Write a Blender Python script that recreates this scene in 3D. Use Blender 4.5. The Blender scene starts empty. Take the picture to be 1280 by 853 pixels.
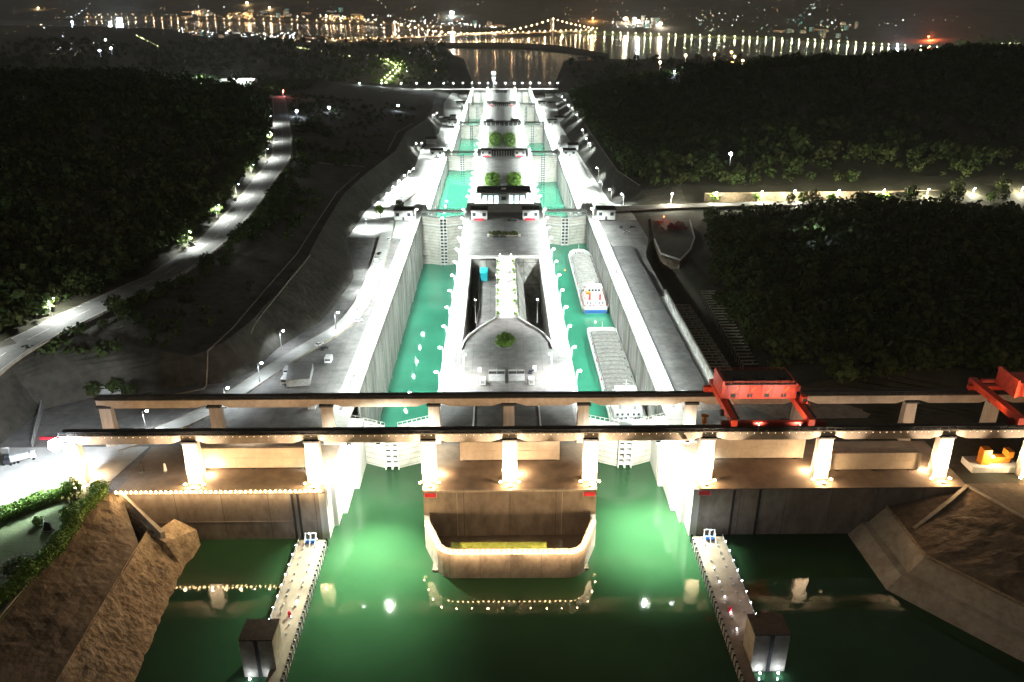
import bpy, math, random
from mathutils import Vector, Matrix
rnd = random.Random(7)
SC = bpy.context.scene
COL = SC.collection

# ------------------------------------------------------------------ camera
PITCH = math.atan(434.5 / 996.0)
YAW = math.radians(0.82)
CAMP = (-3.6, 0.0, 157.0)
cam_d = bpy.data.cameras.new('camera')
cam_d.lens = 996.0 / 1280 * 36
cam_d.sensor_width = 36
cam_d.clip_start = 1.0
cam_d.clip_end = 40000
cam = bpy.data.objects.new('camera', cam_d)
cam.location = CAMP
cam.rotation_euler = (math.pi / 2 - PITCH, 0, -YAW)
COL.objects.link(cam)
SC.camera = cam

# ------------------------------------------------------------------ night sky and a faint unseen moon, added to lift the dark ground
SUN_EL, SUN_AZ = math.radians(-6), math.radians(200)
W = bpy.data.worlds.new('World')
SC.world = W
W.use_nodes = True
wn = W.node_tree
bg = wn.nodes['Background']
sky = wn.nodes.new('ShaderNodeTexSky')
sky.sky_type = 'NISHITA'
sky.sun_disc = False
sky.sun_elevation = SUN_EL
sky.sun_rotation = SUN_AZ
skm = wn.nodes.new('ShaderNodeMix')
skm.data_type = 'RGBA'
skm.inputs['Factor'].default_value = 0.8
skm.inputs['B'].default_value = (0.62, 0.60, 0.53, 1)     # town light scattered in the night air
wn.links.new(sky.outputs['Color'], skm.inputs['A'])
wn.links.new(skm.outputs['Result'], bg.inputs['Color'])
bg.inputs['Strength'].default_value = 0.15
sd = bpy.data.lights.new('added_moon', 'SUN')
sd.energy = 0.006
sd.angle = math.radians(0.5)
sd.color = (1, 0.96, 0.9)
so = bpy.data.objects.new('added_moon', sd)
so.rotation_euler = (math.radians(40), 0, math.radians(-35))
COL.objects.link(so)
SC.view_settings.view_transform = 'Standard'
SC.view_settings.look = 'None'
SC.view_settings.exposure = 0
SC.view_settings.gamma = 1
SC.view_settings.use_curve_mapping = False
SC.render.engine = 'CYCLES'
cy = SC.cycles
cy.use_denoising = True
try:
    cy.denoiser = 'OPENIMAGEDENOISE'
except Exception:
    pass
cy.max_bounces = 4
cy.diffuse_bounces = 2
cy.glossy_bounces = 2
cy.transmission_bounces = 2
cy.caustics_reflective = False
cy.caustics_refractive = False
cy.sample_clamp_indirect = 6
cy.sample_clamp_direct = 0
try:
    cy.use_light_tree = True
except Exception:
    pass

# ------------------------------------------------------------------ helpers
CP, SP = math.cos(PITCH), math.sin(PITCH)
CYW, SYW = math.cos(YAW), math.sin(YAW)
FW = (SYW * CP, CYW * CP, -SP)
RT = (CYW, -SYW, 0)
UP = (RT[1] * FW[2] - RT[2] * FW[1], RT[2] * FW[0] - RT[0] * FW[2], RT[0] * FW[1] - RT[1] * FW[0])


def at(px, py, z):
    """place measured in the photograph, on the horizontal plane at height z"""
    a = (px - 640) / 996
    b = (426.5 - py) / 996
    d = [FW[i] + a * RT[i] + b * UP[i] for i in range(3)]
    t = (z - CAMP[2]) / d[2]
    return Vector((CAMP[0] + t * d[0], t * d[1], z))


def lerp(a, b, t):
    return a + (b - a) * t


def interp(tab, y):
    if y <= tab[0][0]:
        return tab[0][1]
    for (a, va), (b, vb) in zip(tab, tab[1:]):
        if y <= b:
            return lerp(va, vb, (y - a) / (b - a))
    return tab[-1][1]


_h = {}


def hsh(i, j):
    n = (i * 374761393 + j * 668265263) & 0xffffffff
    n = ((n ^ (n >> 13)) * 1274126177) & 0xffffffff
    return ((n ^ (n >> 16)) & 0xffff) / 65535.0


def vnoise(x, y):
    i, j = math.floor(x), math.floor(y)
    u, v = x - i, y - j
    u = u * u * (3 - 2 * u)
    v = v * v * (3 - 2 * v)
    return lerp(lerp(hsh(i, j), hsh(i + 1, j), u), lerp(hsh(i, j + 1), hsh(i + 1, j + 1), u), v) * 2 - 1


def fbm(x, y):
    return vnoise(x, y) + 0.5 * vnoise(x * 2.1 + 7, y * 2.1) + 0.25 * vnoise(x * 4.3, y * 4.3 + 3)


class MB:
    def __init__(s):
        s.v = []
        s.f = []

    def quadf(s, *p):
        n = len(s.v)
        s.v += [tuple(q) for q in p]
        s.f.append(tuple(range(n, n + len(p))))
        return s

    def hexa(s, b, t):
        """b, t: bottom and top loops (same order, counter-clockwise from above)"""
        n = len(s.v)
        k = len(b)
        s.v += [tuple(p) for p in b] + [tuple(p) for p in t]
        s.f.append(tuple(range(n + k - 1, n - 1, -1)))
        s.f.append(tuple(range(n + k, n + 2 * k)))
        for i in range(k):
            j = (i + 1) % k
            s.f.append((n + i, n + j, n + k + j, n + k + i))
        return s

    def box(s, x0, x1, y0, y1, z0, z1):
        return s.hexa([(x0, y0, z0), (x1, y0, z0), (x1, y1, z0), (x0, y1, z0)],
                      [(x0, y0, z1), (x1, y0, z1), (x1, y1, z1), (x0, y1, z1)])

    def rbox(s, cx, cy_, z0, z1, sx, sy, a):
        c, n = math.cos(a), math.sin(a)
        q = [(cx + c * u * sx / 2 - n * w * sy / 2, cy_ + n * u * sx / 2 + c * w * sy / 2) for u, w in ((-1, -1), (1, -1), (1, 1), (-1, 1))]
        return s.hexa([(x, y, z0) for x, y in q], [(x, y, z1) for x, y in q])

    def prism(s, poly, z0, z1):
        return s.hexa([(x, y, z0) for x, y in poly], [(x, y, z1) for x, y in poly])

    def tube(s, p, q, r, r2=None, n=6):
        p, q = Vector(p), Vector(q)
        r2 = r if r2 is None else r2
        d = (q - p).normalized()
        a = d.orthogonal().normalized()
        b = d.cross(a)
        L = lambda c, rr: [tuple(c + a * rr * math.cos(2 * math.pi * i / n) + b * rr * math.sin(2 * math.pi * i / n)) for i in range(n)]
        return s.hexa(L(p, r), L(q, r2))

    def path(s, pts, w, z0, z1):
        """a wall or kerb of width w along pts (x, y, base z)"""
        for p, q in zip(pts, pts[1:]):
            d = Vector((q[0] - p[0], q[1] - p[1]))
            if d.length < 1e-4:
                continue
            d.normalize()
            nx, ny = -d.y * w / 2, d.x * w / 2
            lo = [(p[0] - nx, p[1] - ny, p[2] + z0), (q[0] - nx, q[1] - ny, q[2] + z0), (q[0] + nx, q[1] + ny, q[2] + z0), (p[0] + nx, p[1] + ny, p[2] + z0)]
            s.hexa(lo, [(x, y, z + z1 - z0) for x, y, z in lo])
        return s

    def ico(s, c, r, sz=1.0):
        t = (1 + 5 ** .5) / 2
        vs = [(-1, t, 0), (1, t, 0), (-1, -t, 0), (1, -t, 0), (0, -1, t), (0, 1, t), (0, -1, -t), (0, 1, -t), (t, 0, -1), (t, 0, 1), (-t, 0, -1), (-t, 0, 1)]
        fs = [(0, 11, 5), (0, 5, 1), (0, 1, 7), (0, 7, 10), (0, 10, 11), (1, 5, 9), (5, 11, 4), (11, 10, 2), (10, 7, 6), (7, 1, 8), (3, 9, 4), (3, 4, 2), (3, 2, 6), (3, 6, 8), (3, 8, 9), (4, 9, 5), (2, 4, 11), (6, 2, 10), (8, 6, 7), (9, 8, 1)]
        n = len(s.v)
        k = r / math.hypot(1, t)
        s.v += [(c[0] + x * k, c[1] + y * k, c[2] + z * k * sz) for x, y, z in vs]
        s.f += [(n + a, n + b, n + d) for a, b, d in fs]
        return s

    def octa(s, c, r):
        n = len(s.v)
        s.v += [(c[0] + r, c[1], c[2]), (c[0], c[1] + r, c[2]), (c[0] - r, c[1], c[2]), (c[0], c[1] - r, c[2]), (c[0], c[1], c[2] + r), (c[0], c[1], c[2] - r)]
        s.f += [(n + i, n + (i + 1) % 4, n + 4) for i in range(4)] + [(n + (i + 1) % 4, n + i, n + 5) for i in range(4)]
        return s

    def build(s, name, mat, parent=None, smooth=False, loc=None):
        me = bpy.data.meshes.new(name)
        o0 = Vector((0, 0, 0))
        if parent is not None:
            p = parent
            while p is not None:
                o0 += Vector(p.location)
                p = p.parent
        if loc is not None:
            loc = Vector(loc)
        off = o0 + (loc if loc is not None and parent is None else Vector((0, 0, 0)))
        me.from_pydata([(a - off.x, b - off.y, c - off.z) for a, b, c in s.v], [], s.f)
        me.update()
        me.materials.append(mat)
        if smooth:
            me.polygons.foreach_set('use_smooth', [True] * len(me.polygons))
        o = bpy.data.objects.new(name, me)
        if loc is not None and parent is None:
            o.location = loc
        COL.objects.link(o)
        if parent is not None:
            o.parent = parent
        return o


def tag(o, label=None, cat=None, group=None, kind=None):
    if label:
        o['label'] = label
    if cat:
        o['category'] = cat
    if group:
        o['group'] = group
    if kind:
        o['kind'] = kind
    return o


def empty(name, loc, label=None, cat=None, group=None):
    o = bpy.data.objects.new(name, None)
    o.location = loc
    o.empty_display_size = 0.5
    COL.objects.link(o)
    return tag(o, label, cat, group)


def copy_tree(o, loc=None, rz=None, label=None, group=None, scale=None, parent=None):
    c = o.copy()
    COL.objects.link(c)
    c.parent = parent
    for ch in list(o.children):
        copy_tree(ch, parent=c)
    if loc is not None:
        c.location = loc
    if rz is not None:
        c.rotation_euler = (0, 0, rz)
    if scale is not None:
        c.scale = scale
    if label:
        c['label'] = label
    if group:
        c['group'] = group
    return c


def point(name, loc, power, color, parent=None, r=0.4, spot=None, target=None, blend=0.6, shadow=True):
    ld = bpy.data.lights.new(name, 'SPOT' if spot else 'POINT')
    ld.energy = power
    ld.color = color
    ld.shadow_soft_size = r
    if spot:
        ld.spot_size = math.radians(spot)
        ld.spot_blend = blend
    o = bpy.data.objects.new(name, ld)
    COL.objects.link(o)
    loc = Vector(loc)
    if parent is not None:
        o.parent = parent
        o.location = loc - Vector(parent.location)
    else:
        o.location = loc
    if target is not None:
        o.rotation_euler = (Vector(target) - loc).to_track_quat('-Z', 'Y').to_euler()
    return o


# ------------------------------------------------------------------ materials
def nodes(name):
    m = bpy.data.materials.new(name)
    m.use_nodes = True
    return m, m.node_tree, m.node_tree.nodes['Principled BSDF']


def rough_mat(name, c0, c1, scale=0.2, rough=0.85, bump=0.0, streak=False, scale2=3.0, metallic=0.0, spec=0.3, lines=None):
    m, nt, b = nodes(name)
    N = nt.nodes.new
    L = nt.links.new
    tc = N('ShaderNodeTexCoord')
    mp = N('ShaderNodeMapping')
    L(tc.outputs['Object'], mp.inputs['Vector'])
    if streak:
        mp.inputs['Scale'].default_value = (1.0, 1.0, 0.12 if streak is True else streak)
    n1 = N('ShaderNodeTexNoise')
    n1.inputs['Scale'].default_value = scale
    n1.inputs['Detail'].default_value = 6
    n1.inputs['Roughness'].default_value = 0.65
    L(mp.outputs['Vector'], n1.inputs['Vector'])
    n2 = N('ShaderNodeTexNoise')
    n2.inputs['Scale'].default_value = scale * scale2
    n2.inputs['Detail'].default_value = 4
    L(mp.outputs['Vector'], n2.inputs['Vector'])
    ad = N('ShaderNodeMath')
    ad.operation = 'MULTIPLY_ADD'
    L(n2.outputs['Fac'], ad.inputs[0])
    ad.inputs[1].default_value = 0.5
    L(n1.outputs['Fac'], ad.inputs[2])
    cr = N('ShaderNodeValToRGB')
    cr.color_ramp.elements[0].position = 0.5
    cr.color_ramp.elements[0].color = (*c0, 1)
    cr.color_ramp.elements[1].position = 0.95
    cr.color_ramp.elements[1].color = (*c1, 1)
    L(ad.outputs[0], cr.inputs[0])
    out = cr.outputs[0]
    if lines:                       # construction joints: every lines[0] m along an axis
        for axis, step, wid in lines:
            sx = N('ShaderNodeSeparateXYZ')
            L(tc.outputs['Object'], sx.inputs[0])
            pm = N('ShaderNodeMath')
            pm.operation = 'PINGPONG'
            L(sx.outputs[axis], pm.inputs[0])
            pm.inputs[1].default_value = step / 2
            lt = N('ShaderNodeMath')
            lt.operation = 'LESS_THAN'
            L(pm.outputs[0], lt.inputs[0])
            lt.inputs[1].default_value = wid
            mx = N('ShaderNodeMix')
            mx.data_type = 'RGBA'
            L(lt.outputs[0], mx.inputs['Factor'])
            L(out, mx.inputs['A'])
            mx.inputs['B'].default_value = (c0[0] * .7, c0[1] * .7, c0[2] * .7, 1)
            out = mx.outputs['Result']
    L(out, b.inputs['Base Color'])
    b.inputs['Roughness'].default_value = rough
    b.inputs['Metallic'].default_value = metallic
    b.inputs['Specular IOR Level'].default_value = spec
    if bump:
        bp = N('ShaderNodeBump')
        bp.inputs['Strength'].default_value = 0.6
        bp.inputs['Distance'].default_value = bump
        L(n2.outputs['Fac'], bp.inputs['Height'])
        L(bp.outputs[0], b.inputs['Normal'])
    return m


def emit_mat(name, col, strength, sample=False):
    m, nt, b = nodes(name)
    b.inputs['Base Color'].default_value = (0.5, 0.5, 0.5, 1)
    b.inputs['Emission Color'].default_value = (*col, 1)
    b.inputs['Emission Strength'].default_value = strength
    m.cycles.emission_sampling = 'AUTO' if sample else 'NONE'
    return m


def water_mat(name, col, rough=0.05, bump=0.02, scale=0.5, stretch=(1, 1, 1)):
    m, nt, b = nodes(name)
    N = nt.nodes.new
    L = nt.links.new
    tc = N('ShaderNodeTexCoord')
    mp = N('ShaderNodeMapping')
    mp.inputs['Scale'].default_value = stretch
    L(tc.outputs['Object'], mp.inputs['Vector'])
    n1 = N('ShaderNodeTexNoise')
    n1.inputs['Scale'].default_value = scale
    n1.inputs['Detail'].default_value = 3
    L(mp.outputs['Vector'], n1.inputs['Vector'])
    n3 = N('ShaderNodeTexNoise')
    n3.inputs['Scale'].default_value = 0.03
    n3.inputs['Detail'].default_value = 4
    L(tc.outputs['Object'], n3.inputs['Vector'])
    cr = N('ShaderNodeValToRGB')
    cr.color_ramp.elements[0].position = 0.35
    cr.color_ramp.elements[0].color = (*[c * .8 for c in col], 1)
    cr.color_ramp.elements[1].position = 0.7
    cr.color_ramp.elements[1].color = (*[c * 1.12 for c in col], 1)
    L(n3.outputs['Fac'], cr.inputs[0])
    L(cr.outputs[0], b.inputs['Base Color'])
    b.inputs['Roughness'].default_value = rough
    b.inputs['IOR'].default_value = 1.33
    bp = N('ShaderNodeBump')
    bp.inputs['Strength'].default_value = 1.0
    bp.inputs['Distance'].default_value = bump
    L(n1.outputs['Fac'], bp.inputs['Height'])
    L(bp.outputs[0], b.inputs['Normal'])
    return m


M = {}
M['deck'] = rough_mat('lock_deck_concrete', (0.34, 0.34, 0.32), (0.52, 0.52, 0.49), 0.08, lines=[('Y', 12, 0.08)])
M['wall'] = rough_mat('lock_wall_concrete', (0.07, 0.07, 0.055), (0.36, 0.35, 0.32), 0.16, streak=True, lines=[('Y', 12, 0.12), ('X', 12, 0.12)])
M['white'] = rough_mat('white_concrete', (0.5, 0.5, 0.47), (0.68, 0.68, 0.65), 0.3, streak=True)
M['plaza'] = rough_mat('plaza_paving', (0.10, 0.10, 0.095), (0.22, 0.21, 0.20), 0.1, bump=0.02, lines=[('X', 8, 0.06), ('Y', 8, 0.06)])
M['asphalt'] = rough_mat('asphalt', (0.10, 0.10, 0.10), (0.17, 0.17, 0.165), 0.15, rough=0.8)
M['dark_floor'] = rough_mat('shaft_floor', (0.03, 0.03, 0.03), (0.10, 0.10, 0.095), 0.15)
M['terrace'] = rough_mat('terrace_floor', (0.11, 0.10, 0.10), (0.26, 0.25, 0.24), 0.15, lines=[('Y', 12, 0.15), ('X', 9, 0.1)])
M['slabroof'] = rough_mat('cover_slab', (0.045, 0.044, 0.042), (0.13, 0.125, 0.12), 0.1, lines=[('Y', 9, 0.1)])
M['brown'] = rough_mat('stained_concrete', (0.16, 0.13, 0.11), (0.34, 0.29, 0.25), 0.16, streak=0.5, lines=[('X', 16, 0.1)])
M['brownflat'] = rough_mat('warm_lit_apron', (0.13, 0.10, 0.075), (0.30, 0.24, 0.18), 0.07)  # the warm lamp light is put into this brown
M['beam'] = rough_mat('beam_concrete', (0.30, 0.24, 0.19), (0.48, 0.40, 0.33), 0.2, streak=False)
M['rail'] = rough_mat('rail_deck', (0.03, 0.024, 0.02), (0.10, 0.08, 0.065), 0.5)
M['column'] = rough_mat('column_concrete', (0.36, 0.30, 0.25), (0.58, 0.52, 0.45), 0.3, streak=True)
M['pale'] = rough_mat('pale_steel_panel', (0.50, 0.44, 0.36), (0.66, 0.60, 0.50), 0.25)
M['gate'] = rough_mat('gate_paint', (0.32, 0.30, 0.25), (0.62, 0.60, 0.54), 0.10, streak=False, lines=[('Z', 2.4, 0.12)], rough=0.6)
M['steel'] = rough_mat('galvanised_steel', (0.25, 0.26, 0.26), (0.42, 0.43, 0.43), 0.6, rough=0.5)
M['darksteel'] = rough_mat('dark_steel', (0.02, 0.02, 0.02), (0.05, 0.05, 0.05), 0.6, rough=0.6)
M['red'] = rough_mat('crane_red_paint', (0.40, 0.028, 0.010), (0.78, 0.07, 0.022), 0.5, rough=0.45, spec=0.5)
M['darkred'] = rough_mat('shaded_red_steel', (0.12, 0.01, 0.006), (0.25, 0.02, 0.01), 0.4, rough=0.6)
M['orange'] = rough_mat('orange_paint', (0.45, 0.14, 0.012), (0.78, 0.30, 0.03), 0.6, rough=0.5)
M['roof'] = rough_mat('dark_roof', (0.015, 0.015, 0.015), (0.06, 0.06, 0.058), 0.5)
M['ground'] = rough_mat('earth_and_scrub', (0.018, 0.019, 0.011), (0.05, 0.046, 0.03), 0.05, bump=0.5, scale2=6)
M['slope'] = rough_mat('sprayed_slope', (0.022, 0.023, 0.018), (0.085, 0.08, 0.066), 0.07, bump=0.8, scale2=5)
M['earthslope'] = rough_mat('bare_slope', (0.06, 0.045, 0.03), (0.20, 0.15, 0.10), 0.10, bump=0.5, scale2=6)
M['riprap'] = rough_mat('rough_rock_face', (0.14, 0.10, 0.06), (0.46, 0.36, 0.25), 0.28, bump=1.2, scale2=3)
M['revet'] = rough_mat('revetment_concrete', (0.22, 0.19, 0.15), (0.42, 0.38, 0.31), 0.2, bump=0.1)
M['nose'] = rough_mat('nose_concrete', (0.26, 0.21, 0.18), (0.50, 0.43, 0.38), 0.25, streak=0.6, lines=[('X', 10, 0.06)])
M['lawn'] = rough_mat('lawn', (0.05, 0.085, 0.03), (0.12, 0.16, 0.07), 0.15, bump=0.1, scale2=8)
M['leaf'] = rough_mat('foliage', (0.014, 0.028, 0.009), (0.070, 0.105, 0.030), 0.25, rough=0.7, scale2=6, spec=.1)
M['leaf2'] = rough_mat('foliage_olive', (0.025, 0.036, 0.010), (0.085, 0.10, 0.032), 0.25, rough=0.7, scale2=6, spec=.1)
M['hedge'] = rough_mat('hedge_green', (0.07, 0.15, 0.015), (0.16, 0.30, 0.04), 0.4, rough=0.6, scale2=5)
M['bark'] = rough_mat('bark', (0.05, 0.035, 0.02), (0.12, 0.09, 0.06), 1.0)
M['moss'] = rough_mat('mossy_ledge', (0.16, 0.22, 0.04), (0.30, 0.36, 0.08), 0.3)
M['cargo'] = rough_mat('hatch_cover', (0.10, 0.10, 0.09), (0.27, 0.26, 0.24), 0.35, lines=[('Y', 5, 0.12)])
M['oldcargo'] = rough_mat('weathered_hatch', (0.055, 0.055, 0.05), (0.17, 0.165, 0.15), 0.5, lines=[('Y', 5, 0.2)])
M['hullblue'] = rough_mat('hull_blue', (0.02, 0.10, 0.35), (0.04, 0.18, 0.5), 0.4)
M['hullred'] = rough_mat('hull_red', (0.35, 0.04, 0.03), (0.5, 0.08, 0.06), 0.4)
M['hullgrey'] = rough_mat('hull_grey', (0.20, 0.21, 0.20), (0.36, 0.37, 0.35), 0.3)
M['glass'] = rough_mat('window_glass', (0.02, 0.03, 0.035), (0.05, 0.06, 0.07), 0.5, rough=0.1, spec=0.6)
M['shop'] = emit_mat('lit_window', (0.65, 1.0, 0.95), 2.2)
M['cyan'] = rough_mat('cyan_board', (0.02, 0.5, 0.62), (0.03, 0.6, 0.72), 0.5)
M['redsign'] = rough_mat('red_panel', (0.6, 0.02, 0.04), (0.75, 0.05, 0.08), 0.5)
M['paint'] = rough_mat('road_paint', (0.6, 0.6, 0.58), (0.75, 0.75, 0.72), 0.5)
M['shoreland'] = rough_mat('far_land', (0.045, 0.045, 0.035), (0.11, 0.10, 0.08), 0.004, bump=0)
M['tile'] = rough_mat('town_wall', (0.25, 0.24, 0.22), (0.5, 0.48, 0.45), 0.02)
M['car'] = rough_mat('white_paint', (0.7, 0.7, 0.7), (0.8, 0.8, 0.8), 0.5, rough=0.3, spec=0.6)
M['cardark'] = rough_mat('dark_paint', (0.03, 0.03, 0.04), (0.05, 0.05, 0.06), 0.5, rough=0.3, spec=0.6)
M['tyre'] = rough_mat('rubber', (0.01, 0.01, 0.01), (0.02, 0.02, 0.02), 1)
M['lampwhite'] = emit_mat('lamp_white', (0.92, 1.0, 0.97), 60)
M['lampcool'] = emit_mat('lamp_cool', (0.75, 0.85, 1.0), 120)
M['lampwarm'] = emit_mat('lamp_warm', (1.0, 0.70, 0.34), 40)
M['bulb'] = emit_mat('string_bulb', (1.0, 0.66, 0.30), 70)
M['tinybulb'] = emit_mat('edge_bulb', (1.0, 0.72, 0.42), 9)
M['sodium'] = emit_mat('lamp_sodium', (1.0, 0.42, 0.10), 30)
M['greenlamp'] = emit_mat('lamp_yellowgreen', (0.95, 1.0, 0.45), 30)
M['fire'] = emit_mat('lamp_red', (1.0, 0.10, 0.02), 20)
M['teal'] = emit_mat('lamp_teal', (0.2, 1.0, 0.85), 14)
M['tail'] = emit_mat('tail_light', (1.0, 0.03, 0.03), 20)
M['water_lock'] = water_mat('lock_water', (0.030, 0.170, 0.105), 0.03, 0.010, 0.5)
M['water_res'] = water_mat('reservoir_water', (0.017, 0.052, 0.022), 0.035, 0.034, 0.42, (1, 0.6, 1))
M['water_river'] = water_mat('river_water', (0.02, 0.024, 0.024), 0.14, 0.2, 0.08)

WHITE = (0.90, 1.0, 0.97)
WARM = (1.0, 0.66, 0.34)
SOD = (1.0, 0.45, 0.14)
COOL = (0.72, 0.84, 1.0)
YG = (0.93, 1.0, 0.5)

# ------------------------------------------------------------------ lock geometry
XL0, XL1, XR0, XR1 = -65.0, -31.0, 29.0, 63.0
GATES = [277, 600, 935, 1260, 1585, 1900]
END = 1960
CREST = [(0, 0), (640, 0), (665, -15), (975, -15), (1000, -28), (1300, -28), (1325, -40), (1625, -40), (1650, -50), (3000, -50)]
WORD = ['nearest', 'second', 'third', 'fourth', 'farthest']


def crest(y):
    return interp(CREST, y)


# ------------------------------------------------------------------ terrain (one sheet, lofted over rows of cross-sections)
LEFT = [
    (232, [(-68, 0), (-197, 0), (-201, 3), (-206, 10), (-212, 16), (-226, 16), (-330, 40), (-900, 70), (-4200, 60)]),
    (300, [(-68, 0), (-192, 0), (-195, 6), (-198, 14), (-200, 24.5), (-214, 25), (-330, 52), (-900, 80), (-4200, 60)]),
    (318, [(-68, 0), (-118, 0), (-130, 14), (-136, 14), (-190, 25), (-204, 25), (-330, 58), (-900, 80), (-4200, 60)]),
    (352, [(-68, -1), (-112, 0), (-122, 15), (-129, 15), (-180, 25), (-194, 25), (-330, 60), (-900, 80), (-4200, 60)]),
    (390, [(-68, -1), (-97, 0), (-120, 15), (-127, 15), (-167, 25), (-181, 25), (-300, 58), (-900, 80), (-4200, 60)]),
    (456, [(-68, -1), (-92, 0), (-118, 15), (-125, 15), (-164, 25), (-178, 25), (-290, 58), (-900, 80), (-4200, 60)]),
    (540, [(-68, -1), (-111, 0), (-124, 13), (-130, 13), (-170, 25), (-184, 25), (-300, 60), (-900, 84), (-4200, 60)]),
    (620, [(-68, -1), (-110, 0), (-126, 14), (-132, 14), (-178, 25), (-195, 25), (-310, 62), (-900, 88), (-4200, 60)]),
    (705, [(-68, -16), (-105, -7), (-122, 12), (-128, 12), (-186, 25), (-204, 25), (-320, 62), (-900, 90), (-4200, 50)]),
    (832, [(-68, -16), (-94, -12), (-112, 8), (-120, 8), (-216, 25), (-235, 25), (-350, 60), (-900, 88), (-4200, 40)]),
    (969, [(-68, -16), (-99, -15), (-116, 6), (-126, 6), (-252, 25), (-272, 25), (-400, 55), (-900, 84), (-4200, 30)]),
    (1170, [(-68, -29), (-92, -27), (-110, -8), (-120, -8), (-305, 24), (-326, 24), (-430, 40), (-900, 60), (-4200, 20)]),
    (1400, [(-68, -41), (-100, -38), (-118, -20), (-130, -20), (-340, 0), (-364, 0), (-470, 10), (-1000, 30), (-4200, 10)]),
    (1700, [(-68, -51), (-120, -50), (-140, -42), (-160, -40), (-360, -20), (-384, -20), (-520, -20), (-1100, -6), (-4200, 0)]),
    (2000, [(-68, -90), (-120, -62), (-150, -56), (-180, -52), (-400, -36), (-430, -36), (-600, -40), (-1200, -30), (-4200, -20)]),
    (2400, [(-68, -118), (-90, -112), (-130, -92), (-180, -88), (-420, -76), (-460, -76), (-700, -74), (-1300, -70), (-4600, -60)]),
]
RIGHT = [
    (232, [(66, 0), (150, 0), (185, 0), (200, 0), (240, 1), (330, 8), (900, 25), (4200, 40)]),
    (285, [(66, 0), (104, 0), (108, 0), (140, 0), (190, 2), (300, 10), (900, 30), (4200, 40)]),
    (300, [(66, -1), (91, -0.6), (97, -10), (112, -8), (124, 2), (190, 10), (900, 35), (4200, 40)]),
    (430, [(66, -1), (91, -0.6), (97, -12), (104, -12), (122, 0), (200, 14), (900, 40), (4200, 40)]),
    (500, [(66, -1), (91, -0.6), (97, -10), (102, -10), (120, 0), (200, 12), (900, 40), (4200, 40)]),
    (540, [(66, -1), (100, -1), (103, -1), (110, -3), (150, -2), (200, 6), (900, 30), (4200, 40)]),
    (612, [(66, -1), (100, -1), (130, -1), (150, -1), (200, -1), (300, -1), (900, 0), (4200, 10)]),
    (650, [(66, -8), (95, -3), (125, -1), (150, -1), (200, -1), (300, -1), (900, 0), (4200, 10)]),
    (675, [(66, -16), (93, -10), (118, 3), (150, 7), (200, 8), (300, 8), (900, 12), (4200, 20)]),
    (760, [(66, -16), (92, -14), (108, 2), (150, 16), (200, 24), (300, 34), (900, 50), (4200, 30)]),
    (930, [(66, -16), (88, -15), (108, 0), (150, 16), (200, 30), (340, 52), (900, 70), (4200, 30)]),
    (1250, [(66, -29), (88, -28), (110, -10), (160, 14), (240, 34), (420, 62), (900, 76), (4200, 20)]),
    (1580, [(66, -41), (105, -40), (130, -28), (180, -12), (260, 8), (460, 30), (1000, 48), (4200, 10)]),
    (1800, [(66, -51), (130, -50), (145, -45), (190, -36), (300, -20), (520, -4), (1100, 10), (4200, 0)]),
    (2000, [(66, -90), (110, -70), (150, -62), (200, -56), (320, -46), (560, -36), (1200, -25), (4200, -20)]),
    (2400, [(66, -118), (90, -112), (130, -96), (180, -90), (340, -80), (600, -78), (1300, -74), (4600, -70)]),
]


def section(tab, y):
    if y <= tab[0][0]:
        return tab[0][1]
    for (a, sa), (b, sb) in zip(tab, tab[1:]):
        if y <= b:
            t = (y - a) / (b - a)
            return [(lerp(p[0], q[0], t), lerp(p[1], q[1], t)) for p, q in zip(sa, sb)]
    return tab[-1][1]


def rough_amp(x, side):
    return 1.0


def terrain_z(x, y):
    tab = LEFT if x < 0 else RIGHT
    s = section(tab, y)
    ax = abs(x)
    for (x0, z0), (x1, z1) in zip(s, s[1:]):
        if ax <= abs(x1):
            t = max(0, (ax - abs(x0)) / (abs(x1) - abs(x0)))
            z = lerp(z0, z1, t)
            break
    else:
        z = s[-1][1]
    out = abs(s[5][0]) if x < 0 else abs(s[3][0])
    k = min(1, max(0, (ax - out) / 120))
    return z - 0.14 + k * 9 * fbm(x / 140, y / 140)


SUBL = [10, 4, 2, 6, 2, 8, 22, 22]
SUBR = [4, 2, 2, 6, 8, 22, 22]
rows = [232 + 12 * i for i in range(40)] + [712 + 20 * i for i in range(30)] + [1312 + 36 * i for i in range(31)]
for side, tab, sub in ((-1, LEFT, SUBL), (1, RIGHT, SUBR)):
    g = MB()
    nrow = None
    for y in rows:
        s = section(tab, y)
        xs = [s[0][0]]
        for (a, _), (b, _), n in zip(s, s[1:], sub):
            xs += [lerp(a, b, (i + 1) / n) for i in range(n)]
        nrow = len(xs)
        g.v += [(x, y, terrain_z(x, y)) for x in xs]
    for r in range(len(rows) - 1):
        for c in range(nrow - 1):
            a = r * nrow + c
            g.f.append((a, a + 1, a + nrow + 1, a + nrow) if side > 0 else (a, a + nrow, a + nrow + 1, a + 1))
    o = g.build('ground', M['slope'])
    o.data.materials.append(M['ground'])
    o.data.materials.append(M['plaza'])
    o.data.materials.append(M['deck'])  # lighter paving downstream puts the lamps' brightness into the platform colour
    i = 0
    mi = []
    for r in range(len(rows) - 1):
        for c in range(nrow - 1):
            if side < 0:
                mi.append((2 if rows[r] < 540 else 3) if c < 10 else (0 if c < 24 else 1))
            else:
                mi.append((2 if rows[r] < 590 else 3) if c < 4 else (0 if c < 8 and rows[r] > 600 else 1))
    o.data.polygons.foreach_set('material_index', mi)
    tag(o, kind='structure')

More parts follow.
